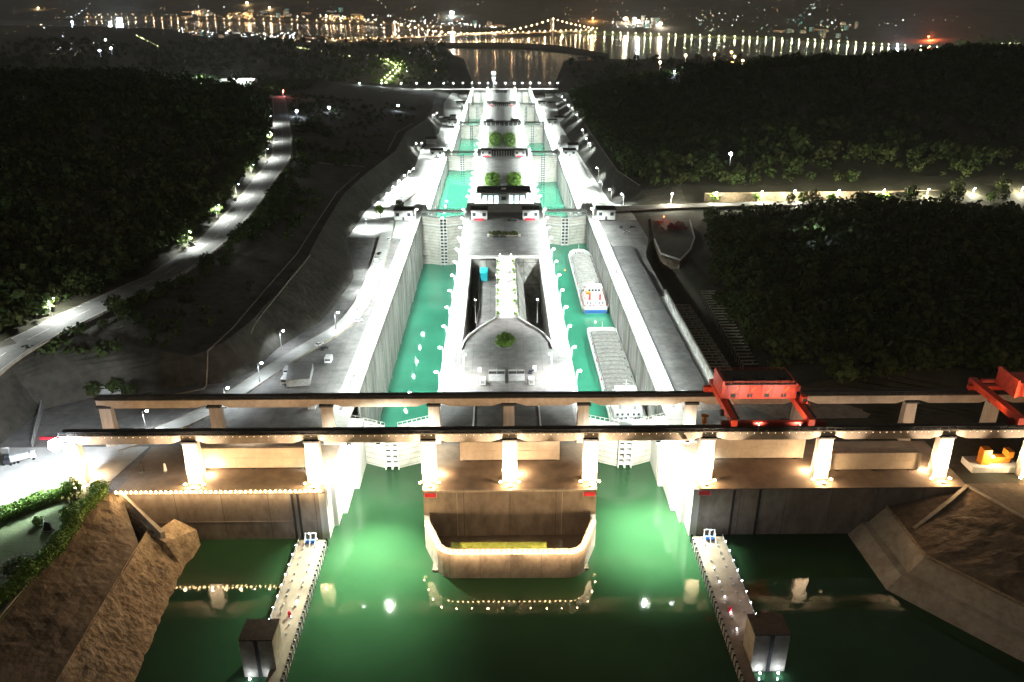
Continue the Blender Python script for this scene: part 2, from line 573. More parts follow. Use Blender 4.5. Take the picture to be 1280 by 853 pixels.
# far land and the river behind it: one sheet in rings around the dam
NEARB = [(-400, 30), (0, 30), (180, 32), (330, 39), (420, 43), (500, 51), (560, 58), (592, 80), (592.5, 110), (690, 110), (690.5, 80), (850, 74), (930, 77), (1000, 85), (1130, 95), (1280, 108), (1700, 140)]
FARB = [(-400, 20), (0, 22), (170, 25), (350, 27), (480, 31), (560, 38), (640, 42), (760, 44), (960, 51), (1100, 60), (1280, 69), (1700, 90)]


def ring(px, d):
    a = (px - 640) / 996
    v = Vector((FW[0] + a * RT[0], FW[1] + a * RT[1]))
    return v.x / v.y * d + CAMP[0], d


WZ = -112.0
g = MB()
cols = [-420 + 12 * i for i in range(176)]
NR = 44
for px in cols:
    nb = at(px, interp(NEARB, px), WZ).y
    fb = at(px, interp(FARB, px), WZ).y
    for r in range(NR):
        if r < 12:
            d = lerp(2390, max(nb, 2450), r / 11)
            e = min(1, (11 - r) / 2)
            x, y = ring(px, d)
            z = WZ - 2 + e * (min(r, 3) / 3 * 18 + 8) * (1 + .5 * fbm(x / 300, y / 300)) if r > 0 else WZ + 8
            if 592 <= px <= 692:
                z = WZ - 4
        elif r < 16:
            d = lerp(max(nb, 2450) + 5, fb - 5, (r - 12) / 3)
            x, y = ring(px, d)
            z = WZ - 5
        else:
            t = (r - 16) / (NR - 17)
            d = fb + t * t * 9000
            x, y = ring(px, d)
            z = WZ + 3 + 16 * min(1, t * 6) + 620 * max(0, t - 0.10) ** 1.35 * (1 + .35 * fbm(x / 1500, y / 1500)) + 130 * t * fbm(x / 600, y / 600)
        g.v.append((x, y, z))
for c in range(len(cols) - 1):
    for r in range(NR - 1):
        a = c * NR + r
        g.f.append((a, a + NR, a + NR + 1, a + 1))
tag(g.build('ground', M['shoreland'], smooth=True), kind='structure')
g = MB()
g.quadf((-12000, 1990, WZ), (12000, 1990, WZ), (12000, 11500, WZ), (-12000, 11500, WZ))
tag(g.build('river', M['water_river']), kind='structure')

# reservoir in front of the locks
RW = -19.6
g = MB()
g.quadf((-400, -300, RW), (400, -300, RW), (400, 282, RW), (-400, 282, RW))
tag(g.build('reservoir_water', M['water_res']), kind='structure')

LV = [(-39, -23), (-33, -47), (-50, -57), (-66, -74), (-82, -84)]
for i in range(5):
    for j, (x0, x1) in enumerate(((XL0, XL1), (XR0, XR1))):
        g = MB()
        g.quadf((x0 - 1, GATES[i] + 4, LV[i][j]), (x1 + 1, GATES[i] + 4, LV[i][j]), (x1 + 1, GATES[i + 1] + 3, LV[i][j]), (x0 - 1, GATES[i + 1] + 3, LV[i][j]))
        tag(g.build('chamber_water', M['water_lock']), kind='structure')

# ------------------------------------------------------------------ lock walls, one for each side of each chamber
SEGY = [232, 640, 975, 1300, 1625, END]


def strip(mb, x0, x1, y0, y1, zf, zb):
    ys = sorted({y0, y1} | {y for y, _ in CREST if y0 < y < y1})
    for a, b in zip(ys, ys[1:]):
        mb.hexa([(x0, a, zb), (x1, a, zb), (x1, b, zb), (x0, b, zb)],
                [(x0, a, zf(a)), (x1, a, zf(a)), (x1, b, zf(b)), (x0, b, zf(b))])
    return mb


def railing(mb, x, y0, y1, zf, h=1.1, step=6.0, thick=0.12):
    ys = [y0 + i * step for i in range(int((y1 - y0) / step) + 1)]
    for a, b in zip(ys, ys[1:]):
        for hh in (h, h * .5):
            mb.tube((x, a, zf(a) + hh), (x, b, zf(b) + hh), thick * .5, n=4)
        mb.box(x - thick / 2, x + thick / 2, a - thick / 2, a + thick / 2, zf(a), zf(a) + h)


for i in range(5):
    y0, y1 = SEGY[i], SEGY[i + 1]
    for side, xi, xo, nm in ((-1, XL0, -73.0, 'left'), (1, XR1, 70.5, 'right')):
        r = empty('lock_wall', ((xi + xo) / 2, y0, crest(y0 + 30)),
                  f'bright concrete wall along the outer {nm} side of the {WORD[i]} lock chamber', 'lock wall', 'outer lock chamber walls')
        a, b = min(xi, xo), max(xi, xo)
        w = MB()
        strip(w, a, b, y0, y1, lambda y: crest(y) - 0.6, -95)
        w.build('wall', M['wall'], r)
        w = MB()
        strip(w, a - 0.2, b + 0.2, y0, y1, lambda y: crest(y), -0.6 - 60 if False else -0.6 + crest(y1) - 0.01)
        w.build('deck', M['deck'], r)
        w = MB()
        strip(w, xi - 0.25, xi + 0.25, max(y0, 300), y1, lambda y: crest(y) + 1.0, crest(y1) + 0.05)
        w.build('parapet', M['white'], r)
        w = MB()
        for y in range(int(max(y0, 290)) + 12, int(y1), 24):       # recessed ladders and fender rails on the chamber face
            s_ = -1 if side > 0 else 1
            xx = xi + s_ * 0.18
            w.box(xx - 0.2, xx + 0.2, y, y + 0.5, -60 if i else -45, crest(y) - 1)
            w.box(xx - 0.2, xx + 0.2, y + 1.6, y + 2.1, -60 if i else -45, crest(y) - 1)
        w.build('fender_rail', M['steel'], r)
        # cable duct covers and kerb along the deck
        w = MB()
        xm = lerp(xi, xo, .62)
        for y in range(int(max(y0, 290)), int(y1) - 20, 6):
            if rnd.random() < .8:
                w.box(xm - .7, xm + .7, y, y + 5.6, crest(y) - .5, max(crest(y), crest(y + 5.6)) + 0.12)
        w.build('duct_cover', M['plaza'], r)

# ---- the islands between the two lines
X0, X1 = XL1, XR0
r = empty('lock_island', (-1, 300, 0), 'concrete island between the nearest chambers with a round plaza and open shafts', 'lock island', 'islands between the two lock lines')
w = MB()
w.box(X0, X1, 232, 350, -60, -0.5)
w.box(X0, -23, 350, 496, -60, -0.5)
w.box(21, X1, 350, 496, -60, -0.5)
w.box(X0, X1, 496, 640, -60, -0.5)
w.box(-6.6, 5.2, 385, 496, -60, -0.5)
w.build('wall', M['wall'], r)
w = MB()
w.box(-29.0, 27.0, 262, 350, -0.5, 0.0)
arc = [(-22.9, 350), (21, 350), (20.2, 358), (18.2, 366), (14.5, 374), (10, 381), (6.2, 387), (5.2, 390), (-6.6, 390), (-7.6, 387), (-11.6, 381), (-16, 374), (-19.8, 366), (-22, 358)]
w.prism(arc, -3, 0.0)
w.build('paving', M['plaza'], r)
MB().box(-27.5, 25.5, 500, 612, -0.5, 0.0).build('paving', M['plaza'], r)
w = MB()
w.box(X0 - .2, -29.0, 232, 640, -0.5, 0.05)
w.box(27.0, X1 + .2, 232, 640, -0.5, 0.05)
w.box(-29.0, -22.9, 350, 500, -0.5, 0.02)
w.box(20.9, 27.0, 350, 500, -0.5, 0.02)
w.box(-22.9, 20.9, 494, 500, -0.5, 0.02)
w.box(-6.8, 5.4, 390, 494, -0.5, 0.03)
w.box(-29.0, -27.5, 500, 640, -0.5, 0.02)
w.box(25.5, 27.0, 500, 640, -0.5, 0.02)
w.box(-27.5, 25.5, 612, 640, -0.5, 0.02)
w.build('deck', M['deck'], r)
w = MB()
w.box(X0, X1, 232, 262, -0.5, 0.02)
w.build('apron', M['brownflat'], r)
w = MB()
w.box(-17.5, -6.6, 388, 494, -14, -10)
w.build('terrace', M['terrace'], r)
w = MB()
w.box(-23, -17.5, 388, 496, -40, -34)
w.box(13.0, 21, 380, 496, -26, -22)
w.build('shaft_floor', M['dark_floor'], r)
w = MB()
w.hexa([(5.2, 388, -26), (15, 388, -26), (15, 494, -26), (5.2, 494, -26)], [(5.2, 388, -0.6), (6.2, 388, -0.6), (6.2, 494, -0.6), (5.2, 494, -0.6)])
w.quadf((6, 494, -0.6), (13, 470, -22), (21, 470, -22), (21, 494, -0.6))
w.quadf((-17.5, 492, -0.6), (-6.6, 492, -0.6), (-6.6, 486, -10), (-17.5, 486, -10))
w.build('sloping_wall', M['wall'], r)
w = MB()
w.path([(-6.4, 494, 0), (-6.4, 391, 0)], 0.4, 0.03, 1.0)
w.path([(5.0, 494, 0), (5.0, 391, 0)], 0.4, 0.03, 1.0)
w.path([(x, y, 0) for x, y in arc[1:8]], 0.5, 0, 1.1)
w.path([(x, y, 0) for x, y in arc[8:] + arc[:1]], 0.5, 0, 1.1)
w.path([(-17.3, 388, -10), (-17.3, 410, -10), (-16.2, 430, -10), (-17.2, 450, -10), (-17.3, 492, -10)], 0.35, 0, 1.2)
w.path([(X0 + .2, 300, 0), (X0 + .2, 590, 0)], 0.4, 0.05, 1.0)
w.path([(X1 - .2, 300, 0), (X1 - .2, 590, 0)], 0.4, 0.05, 1.0)
w.build('parapet', M['white'], r)
# slot covers between the two crane runways
for a, b in ((-28.6, -15.2), (-14.6, -3.2), (0.6, 11.2), (11.9, 25.4)):
    MB().box(a, b, 272.5, 293, 0.0, 1.3).build('slot_cover', M['slabroof'], r)
for x in (-14.9, 11.55):
    MB().box(x - .28, x + .28, 272.5, 293, 0, 1.8).build('kerb', M['white'], r)
# piers' waterline fenders
for i in range(1, 5):
    y0, y1 = SEGY[i], SEGY[i + 1]
    r = empty('lock_island', (-1, y0 + 30, crest(y0 + 30)),
              f'concrete island between the two {WORD[i]} lock chambers', 'lock island', 'islands between the two lock lines')
    w = MB()
    strip(w, X0, X1, y0, y1, lambda y: crest(y) - 0.6, -95)
    w.build('wall', M['wall'], r)
    w = MB()
    for a, b in ((X0 - .2, -22), (20, X1 + .2)):
        strip(w, a, b, y0, y1, crest, crest(y1) - 0.61)
    w.build('deck', M['deck'], r)
    w = MB()
    strip(w, -22, 20, y0, y1, lambda y: crest(y) - 0.05, crest(y1) - 0.61)
    w.build('paving', M['plaza'], r)
    w = MB()
    for x in (X0 + .2, X1 - .2):
        strip(w, x - .2, x + .2, y0, y1, lambda y: crest(y) + 1, crest(y1) + .02)
    w.build('parapet', M['white'], r)

# ------------------------------------------------------------------ mitre gates
for k, gy in enumerate(GATES):
    for j, (xa, xb) in enumerate(((XL0, XL1), (XR0, XR1))):
        nm = ('left', 'right')[j]
        zc = crest(gy) - (1.5 if k else 2.0)
        zb = -90 if k else -50
        xc = (xa + xb) / 2
        pos = ('at the upstream entrance, under the crane runways' if k == 0 else f'closing the downstream end of the {nm} {WORD[k-1]} chamber')
        if k == 0:
            lab = f'white mitre gate with pocketed middle between the entrance walls of the {nm} lock'
        else:
            lab = f'tall stained mitre gate {pos}'
        r = empty('mitre_gate', (xc, gy, zc), lab, 'lock gate', 'mitre gates across the lock chambers')
        for s_, xe in ((-1, xa), (1, xb)):
            x_e = xe
            x_i = xc + s_ * 2.6
            yo = gy + 6
            yi = gy - 0.6
            w = MB()
            w.hexa([(min(x_e, x_i), yo if x_e < x_i else yi, zb), (max(x_e, x_i), yi if x_e < x_i else yo, zb), (max(x_e, x_i), (yi if x_e < x_i else yo) + 3, zb), (min(x_e, x_i), (yo if x_e < x_i else yi) + 3, zb)],
                   [(min(x_e, x_i), yo if x_e < x_i else yi, zc), (max(x_e, x_i), yi if x_e < x_i else yo, zc), (max(x_e, x_i), (yi if x_e < x_i else yo) + 3, zc), (min(x_e, x_i), (yo if x_e < x_i else yi) + 3, zc)])
            lf = w.build('gate_leaf', M['gate'], r)
            # open framed end of the leaf: posts and cross plates with dark pockets
            w = MB()
            xs = sorted((x_i, xc + s_ * 0.15))
            for xx in xs:
                w.box(xx - .22, xx + .22, yi - 1.2, yi + 2, zb, zc)
            zz = zc
            while zz > (RW - 1 if k == 0 else LV[k - 1][j] - 1):
                w.box(xs[0], xs[1], yi - 1.1, yi + 2, zz - .55, zz)
                zz -= 2.6
            w.build('ladder_frame', M['white'], lf)
            w = MB()
            w.box(xs[0], xs[1], yi + 1.2, yi + 1.6, zb, zc)
            w.build('pocket_back', M['darksteel'], lf)
            # walkway with railings along the top
            w = MB()
            w.hexa([(min(x_e, x_i), (yo if x_e < x_i else yi) - 1, zc), (max(x_e, x_i), (yi if x_e < x_i else yo) - 1, zc), (max(x_e, x_i), (yi if x_e < x_i else yo) + 3.6, zc), (min(x_e, x_i), (yo if x_e < x_i else yi) + 3.6, zc)],
                   [(min(x_e, x_i), (yo if x_e < x_i else yi) - 1, zc + .3), (max(x_e, x_i), (yi if x_e < x_i else yo) - 1, zc + .3), (max(x_e, x_i), (yi if x_e < x_i else yo) + 3.6, zc + .3), (min(x_e, x_i), (yo if x_e < x_i else yi) + 3.6, zc + .3)])
            for t in range(9):
                u = t / 8
                x = lerp(x_e, x_i, u)
                y = lerp(yo, yi, u)
                for dy in (-.9, 3.5):
                    w.box(x - .1, x + .1, y + dy - .1, y + dy + .1, zc + .3, zc + 1.6)
            for dy in (-.9, 3.5):
                w.tube((x_e, yo + dy, zc + 1.55), (x_i, yi + dy, zc + 1.55), .09, n=4)
            w.build('walkway', M['white'], lf)
            if k:
                w = MB()
                zl = zc - 6
                w.hexa([(min(x_e, x_i), (yo if x_e < x_i else yi) - 1.2, zl), (max(x_e, x_i), (yi if x_e < x_i else yo) - 1.2, zl), (max(x_e, x_i), (yi if x_e < x_i else yo), zl), (min(x_e, x_i), (yo if x_e < x_i else yi), zl)],
                       [(min(x_e, x_i), (yo if x_e < x_i else yi) - 1.2, zl + .7), (max(x_e, x_i), (yi if x_e < x_i else yo) - 1.2, zl + .7), (max(x_e, x_i), (yi if x_e < x_i else yo), zl + .7), (min(x_e, x_i), (yo if x_e < x_i else yi), zl + .7)])
                w.build('ledge', M['white'], lf)

# ------------------------------------------------------------------ service bridges and gate houses
for k, gy in enumerate(GATES[1:], 1):
    z = crest(gy)
    for j, (xa, xb) in enumerate(((XL0, XL1), (XR0, XR1))):
        nm = ('left', 'right')[j]
        r = empty('service_bridge', ((xa + xb) / 2, gy + 14, z), f'white railed service bridge over the far end of the {nm} {WORD[k-1]} chamber', 'bridge', 'service bridges over the lock gates')
        w = MB()
        w.box(xa - 1, xb + 1, gy + 11, gy + 16, z + .1, z + 1.4)
        w.build('deck', M['white'], r)
        for yy in (gy + 11.2, gy + 15.8):
            w = MB()
            for t in range(13):
                x = lerp(xa, xb, t / 12)
                w.box(x - .1, x + .1, yy - .1, yy + .1, z + 1.4, z + 2.6)
            w.tube((xa, yy, z + 2.5), (xb, yy, z + 2.5), .1, n=4)
            w.tube((xa, yy, z + 2), (xb, yy, z + 2), .08, n=4)
            w.build('railing', M['white'], r)


def make_house(w_, d_, h_, sign, name='gate_house'):
    r = empty(name, (0, 0, 0))
    w = MB()
    w.box(-w_ / 2, w_ / 2, -d_ / 2, d_ / 2, 0, h_)
    w.build('wall', M['white'], r)
    w = MB()
    w.box(-w_ / 2 - .7, w_ / 2 + .7, -d_ / 2 - .7, d_ / 2 + .7, h_, h_ + .5)
    w.box(-w_ / 2 - .3, w_ / 2 + .3, d_ * .05, d_ * .12, h_ + .5, h_ + 1.2)
    w.build('roof', M['roof'], r)
    for x in (-w_ * .32, w_ * .32):
        w = MB()
        w.box(x - 1.3, x + 1.3, -d_ / 2 - .08, -d_ / 2 + .02, h_ * .4, h_ * .75)
        w.build('window', M['glass'], r)
    w = MB()
    if sign:
        w.box(-w_ * .36, w_ * .30, -d_ / 2 - 1.4, -d_ / 2 - .9, 0, 1.6)
        w.build('red_sign', M['redsign'], r)
    else:
        w.box(-.8, .8, -d_ / 2 - .1, -d_ / 2 + .02, 0, 2.6)
        w.build('door', M['cardark'], r)
    return r


hs = make_house(12, 11, 7.5, True)
tag(hs, None, 'gate house')
hp = make_house(13.5, 11, 7.5, False)
tag(hp, None, 'gate house')
first = {}
for k, gy in enumerate(GATES[1:5], 1):
    for x, src, desc in ((-77, hp, 'on the left bank'), (-20, hs, 'with red board, left on the island'), (19, hs, 'with red board, right on the island'), (76, hp, 'on the right bank')):
        lab = f'white gate house {desc}, {WORD[k-1]} row from the runways'
        loc = (x, gy - 6, crest(gy) + .05)
        if id(src) not in first:
            first[id(src)] = 1
            src.location = loc
            tag(src, lab, 'gate house', 'gate houses beside the lock gates')
        else:
            c = copy_tree(src, loc, 0, lab, 'gate houses beside the lock gates')
            c['category'] = 'gate house'

# control building on the second island
r = empty('control_building', (-1, 693, -15), 'long white control building with dark overhanging roof and cyan lit ground floor', 'building')
w = MB()
w.box(-21, 19, 691, 703, -15, -2)
w.build('wall', M['white'], r)
w = MB()
w.box(-25, 23, 686, 706, -2, -.8)
w.box(-24, 22, 690, 704, -.8, .3)
w.build('roof', M['roof'], r)
w = MB()
w.box(-4, 2, 687.5, 691, -15, -3)
w.build('entrance_block', M['deck'], r)
w = MB()
w.box(-3, 1, 687.2, 687.5, -8.5, -5.5)
w.build('window', M['glass'], r)
for x in (-17.5, -12.5, -7.5, 5.5, 10.5, 15.5):
    f_ = MB().box(x - 2, x + 2, 690.8, 691.02, -13.5, -5).build('window', M['steel'], r)
    MB().box(x - 1.8, x + 1.8, 690.7, 690.8, -13.3, -5.2).build('pane', M['shop'], f_)
w = MB()
w.box(-3, 1, 690, 693, .3, 1.4)
w.build('skylight', M['white'], r)
for x in (-28, 26):
    w = MB()
    rr = empty('equipment_shed', (x, 650, crest(650)), f'small dark-roofed shed {"left" if x < 0 else "right"} of the control building forecourt', 'shed', 'sheds before the control building')
    w.box(x - 2.2, x + 2.2, 646, 655, crest(650), crest(650) + 5)
    w.build('wall', M['darksteel'], rr)
    MB().box(x - 2.6, x + 2.6, 645.5, 655.5, crest(650) + 5, crest(650) + 5.4).build('roof', M['roof'], rr)

for gy, z, hw, n_, yy in ((1260, -28, 27, 'low dark-roofed hall across the island before the third set of gates', 1246), (935, -15, 12, 'dark covered passage between the two island gate houses of the second gates', 930),
                      (1585, -40, 15, 'small dark-roofed hall on the island beside the fourth set of gates', 1572), (1900, -50, 13, 'flat hall on the island near the last set of gates', 1880)):
    rr = empty('equipment_hall', (-1, yy, z), n_, 'building')
    MB().box(-1 - hw, -1 + hw, yy, yy + 10, z, z + 5.5).build('wall', M['plaza'], rr)
    MB().box(-2 - hw, hw, yy - 1, yy + 11, z + 5.5, z + 6.2).build('roof', M['roof'], rr)
    w = MB()
    for t in range(8):
        x = -1 - hw + (t + .5) * hw / 4
        w.box(x - .4, x + .4, yy - .9, yy - .1, z, z + 5.5)
    w.build('columns', M['white'], rr)

# low sheds on the banks further down
for (px, py, z, sx) in ((539, 180, -15, 12), (556, 153, -28, 16), (575, 132, -40, 14), (566, 150, -28, 8), (717, 188, -15, 11), (700, 152, -28, 15), (690, 133, -40, 14), (688, 121, -50, 20), (578, 122, -50, 16), (610, 132, -40, 8), (642, 132, -40, 8)):
    p = at(px, py, z)
    lab = f'dark-roofed machine shed on the {"left bank" if px < 590 else ("right bank" if px > 660 else "island")} {"beside the second" if py > 170 else ("near the third" if py > 140 else ("near the fourth" if py > 125 else "near the last"))} gates'
    rr = empty('machine_shed', p, lab, 'shed', 'machine sheds: ' + lab[30:])
    MB().box(p.x - sx / 2, p.x + sx / 2, p.y, p.y + 14, z, z + 6).build('wall', M['white'], rr)
    MB().box(p.x - sx / 2 - 1, p.x + sx / 2 + 1, p.y - 1, p.y + 15, z + 6, z + 6.8).build('roof', M['roof'], rr)

# ------------------------------------------------------------------ crane runways on columns
PX = [-151, -110.5, -69, -29, -1, 27, 67.5, 108.5, 150.5, 182, 222]
EXT0, EXT1 = -153.5, 262
for idx, yb in enumerate((238.4, 264.2)):
    desc = ('nearer elevated crane runway, its concrete columns floodlit from the foot' if idx == 0 else 'farther elevated crane runway with darker unlit columns')
    r = empty('crane_runway', (0, yb, 0), desc, 'crane runway', 'crane runways over the lock entrance')
    yf, yk = yb - 1.7, yb + 1.7
    xs = PX
    for a, b in zip(xs, xs[1:]):
        w = MB()
        a2, b2 = a + .06, b - .06
        if a == xs[0]:
            a2 = EXT0
        prof = [(a2, 17.4), (a2 + 2.4, 17.4), (a2 + 6.2, 16.1), (b2 - 6.2, 16.1), (b2 - 2.4, 17.4), (b2, 17.4), (b2, 19.6), (a2, 19.6)]
        n = len(w.v)
        w.v += [(x, yf, z) for x, z in prof] + [(x, yk, z) for x, z in prof]
        m_ = len(prof)
        w.f.append(tuple(range(n, n + m_)))
        w.f.append(tuple(range(n + 2 * m_ - 1, n + m_ - 1, -1)))
        for i in range(m_):
            jn = (i + 1) % m_
            w.f.append((n + jn, n + i, n + m_ + i, n + m_ + jn))
        w.build('beam', M['beam'], r)
    w = MB()
    w.box(EXT0 - .5, EXT1, yf - .7, yk + .5, 19.6, 20.0)
    w.build('deck', M['rail'], r)
    w = MB()
    w.box(EXT0, EXT1, yb - .2, yb + .2, 20.0, 20.35)
    w.build('rail', M['darksteel'], r)
    w = MB()
    x = EXT0
    while x < EXT1:
        w.box(x - .06, x + .06, yf - .66, yf - .54, 20, 21.1)
        x += 3
    for hh in (20.55, 21.1):
        w.tube((EXT0, yf - .6, hh), (EXT1, yf - .6, hh), .06, n=4)
    w.build('railing', M['darksteel'], r)
    for x in xs[:-1]:
        w = MB()
        h0 = -0.2
        hw = 2.35 if idx == 0 else 2.0
        w.hexa([(x - hw - .25, yb - 1.8, h0), (x + hw + .25, yb - 1.8, h0), (x + hw + .25, yb + 1.8, h0), (x - hw - .25, yb + 1.8, h0)],
               [(x - hw, yb - 1.5, 16.2), (x + hw, yb - 1.5, 16.2), (x + hw, yb + 1.5, 16.2), (x - hw, yb + 1.5, 16.2)])
        c = w.build('column', M['column'], r)
        w = MB()
        w.box(x - 2.6, x + 2.6, yb - 2.2, yb + 2.2, 16.2, 16.9)
        w.box(x - .9, x + .9, yb - 1.4, yb + 1.4, 16.9, 17.4)
        w.build('bearing_cap', M['darksteel'], c)
    if idx == 0:
        w = MB()
        x = EXT0 + 1
        while x < EXT1:
            w.octa((x, yf - .78, 19.2), .11)
            x += 2.4
        w.build('light_chain', M['tinybulb'], r)

# floodlights at the foot of the front columns
fl = None
for i, x in enumerate(PX[:-1]):
    side = 'leftmost' if i == 0 else None
    px_desc = ['leftmost column, beside the hedged lawn', 'column left of the bead-lit wall panel', 'column by the left lock entrance wall', 'left column on the island', 'middle column on the island', 'right column on the island', 'column by the right lock entrance wall', 'second column right of the right lock', 'third column right of the right lock', 'column beside the orange machine', 'column beyond the right edge of the photo'][i]
    rr = empty('floodlight', (x, 234.4, .15), f'glaring warm floodlights at the foot of the {px_desc}', 'floodlight', 'floodlights at the feet of the runway columns')
    for dx in (-3.2, 0, 3.2):
        hd = MB().box(x + dx - .5, x + dx + .5, 233.9 - (0.9 if dx == 0 else -.9), 234.7 - (0.9 if dx == 0 else -.9), .15, .5).build('housing', M['darksteel'], rr)
        MB().ico((x + dx, 234.3 - (0.9 if dx == 0 else -.9), .75), .62, .6).build('lens', M['lampwarm'], hd)
    point('flood_or_fill_beam', (x - 3.4, 233.2, .9), 210000, (1, .78, .53), rr, .3, 60, (x, 237, 10), .5)
    point('flood_or_fill_beam', (x + 3.4, 233.2, .9), 210000, (1, .78, .53), rr, .3, 60, (x, 237, 10), .5)
    point('flood_or_fill_beam', (x, 233.5, 1.3), 9000, (1, .62, .32), rr, .4)
    point('flood_or_fill_beam', (x + (3 if i < 6 else -3), 241.6, 2.0), 7000, (1, .66, .38), rr, .4)  # unseen light added behind the column to brighten the stored stoplogs
# top-mounted lamps beneath the runway deck over the lock entrances
for i, (x, yl, z, p, c, tgt, sp, lab) in enumerate((
        (-46, 236.0, 15.6, 1050000, (.90, 1, .80), (-49, 214, RW), 90, 'floodlight under the runway above the left entrance water'),
        (-56, 236.0, 15.6, 180000, (.95, 1, .92), (-66, 246, -8), 70, 'floodlight under the runway aimed at the left entrance wall'),
        (50, 236.0, 15.6, 950000, (.90, 1, .84), (49, 228, RW), 88, 'floodlight under the runway above the right entrance water'),
        (60, 236.0, 15.6, 150000, (1, 1, .92), (66, 246, -8), 70, 'floodlight under the runway aimed at the right entrance wall'))):
    rr = empty('floodlight', (x, yl, z), lab, 'floodlight')
    MB().box(x - .7, x + .7, yl - .3, yl + .5, z, z + .5).build('housing', M['darksteel'], rr)
    MB().box(x - .6, x + .6, yl - .25, yl + .45, z - .15, z).build('lens', M['lampwhite'], rr)
    point('flood_or_fill_beam', (x, yl, z - .3), p, c, rr, .22, sp, tgt, 1.0)
    if i in (0, 2):
        point('flood_or_fill_beam', (x, 239.6, z - .3), 330000, (.97, 1, .88), rr, .25, 125, (x, 266, -16), .8)  # spot without a fixture, added to brighten the gate and its water

# ------------------------------------------------------------------ red travelling cranes
def crane(cx, lab, boxy):
    r = empty('bridge_crane', (cx, 251, 20.4), lab, 'crane', 'red bridge cranes on the runways')
    for x in (cx - 13.2, cx + 13.2):
        w = MB()
        w.box(x - 1.05, x + 1.05, 235.8, 267.5, 21.9, 24.3)
        g_ = w.build('girder', M['red'], r)
        MB().box(x - .5 + 1.6, x + .5 + 1.4, 236.5, 266.5, 24.3, 24.5).build('walkway', M['darksteel'], g_)
        w = MB()
        for i in range(11):
            w.box(x + 2.4, x + 2.5, 237 + 2.9 * i, 237.1 + 2.9 * i, 24.3, 25.6)
        w.tube((x + 2.45, 237, 25.5), (x + 2.45, 266, 25.5), .06, n=4)
        w.build('railing', M['red'], g_)
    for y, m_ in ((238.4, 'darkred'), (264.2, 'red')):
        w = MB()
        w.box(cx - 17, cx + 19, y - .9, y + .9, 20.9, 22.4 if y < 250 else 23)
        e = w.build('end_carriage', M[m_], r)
        for x in (-15, -11, 11, 15):
            MB().tube((cx + x, y - .35, 20.85), (cx + x, y + .35, 20.85), .5, n=12).build('wheel', M['darksteel'], e)
    # machinery house on the rear of the girders
    w = MB()
    y0, y1 = 250.8, 259.5
    w.box(cx - 13.5, cx + 12.0, y0, y1, 24.6, 30.0)
    h = w.build('machine_house', M['red'], r)
    MB().box(cx - 14.2, cx - 13.5, y0 - .3, y1 + 3, 24.6, 31.6).build('end_plate', M['red'], h)
    MB().box(cx + 12.0, cx + 12.5, y0 - .2, y1 + .2, 24.6, 30.6).build('end_plate', M['red'], h)
    w = MB()
    w.box(cx - 13.5, cx + 12.0, y0 + .1, y1 + 3, 30.0, 30.3)
    w.build('roof', M['rail'], h)
    w = MB()
    for i in range(4):
        x = cx - 9 + 6 * i
        w.quadf((x - 1.4, y0 - .03, 26.8), (x + .4, y0 - .03, 29.2), (x + .8, y0 - .03, 29.2), (x - 1.0, y0 - .03, 26.8))
    w.build('panel_marks', M['orange'], h)
    for i in range(7):
        x = cx - 12 + 4 * i
        MB().box(x - .12, x + .12, y0 - .2, y0, 24.6, 29.9).build('stiffener', M['red'], h)
    cb = MB().box(cx + 13.4, cx + 15.4, 247, 249.5, 24.4, 27).build('cab', M['red'], r)
    MB().box(cx + 13.6, cx + 15.2, 246.9, 247, 25.3, 26.6).build('window', M['glass'], cb)
    w = MB()
    pp = [(cx - 13, y0 + .4, 30.3), (cx + 11.5, y0 + .4, 30.3), (cx + 11.5, y1 + 2.6, 30.3), (cx - 13, y1 + 2.6, 30.3)]
    w.path(pp + pp[:1], .1, 1.0, 1.12)
    w.path(pp + pp[:1], .1, .5, .6)
    for i in range(13):
        w.box(cx - 13 + 2 * i, cx - 12.9 + 2 * i, y0 + .35, y0 + .45, 30.3, 31.4)
    w.build('roof_railing', M['red'], h)
    for i in range(3):
        MB().box(cx - 9 + 8 * i, cx - 6.5 + 8 * i, y0 + 3, y0 + 5.4, 30.3, 31.3).build('roof_vent', M['roof'], h)
    for i in range(4):
        xx = cx - 10 + 6 * i
        MB().box(xx - .9, xx + .9, y0 - .06, y0 - .01, 25.2, 26.6).build('vent_louvre', M['darksteel'], h)
    w = MB()
    for q in (0, .7):
        w.tube((cx + 14.8 + q, 237, 24.6), (cx + 14.8 + q, 240.4, 20.6), .06, n=4)
    for q in range(9):
        w.box(cx + 14.8, cx + 15.5, 237 + q * .38, 237.1 + q * .38, 24.5 - q * .45, 24.6 - q * .45)
    w.build('ladder', M['red'], r)
    MB().tube((cx - 16.2, 243, 23.4), (cx - 15.2, 243, 23.4), 1.2, n=14).build('cable_reel', M['darksteel'], r)
    return r


c1 = crane(88.6, 'red bridge crane with a wide machine house right of the lock', True)
r = empty('bridge_crane', (188, 251, 20.4), 'red bridge crane at the far right end of the runways', 'crane', 'red bridge cranes on the runways')
for x in (174, 199):
    MB().box(x - 1.3, x + 1.3, 235.8, 267.5, 21.7, 24.3).build('girder', M['red'], r)
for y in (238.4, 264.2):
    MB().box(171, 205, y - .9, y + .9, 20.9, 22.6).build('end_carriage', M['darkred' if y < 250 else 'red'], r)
MB().box(180, 196, 251, 260, 24.6, 30).build('machine_house', M['red'], r)
MB().box(179.2, 180, 250, 262, 24.6, 31.5).build('end_plate', M['red'], r)
MB().box(175, 180, 262.5, 264, 24.4, 25.4).build('cross_tie', M['red'], r)
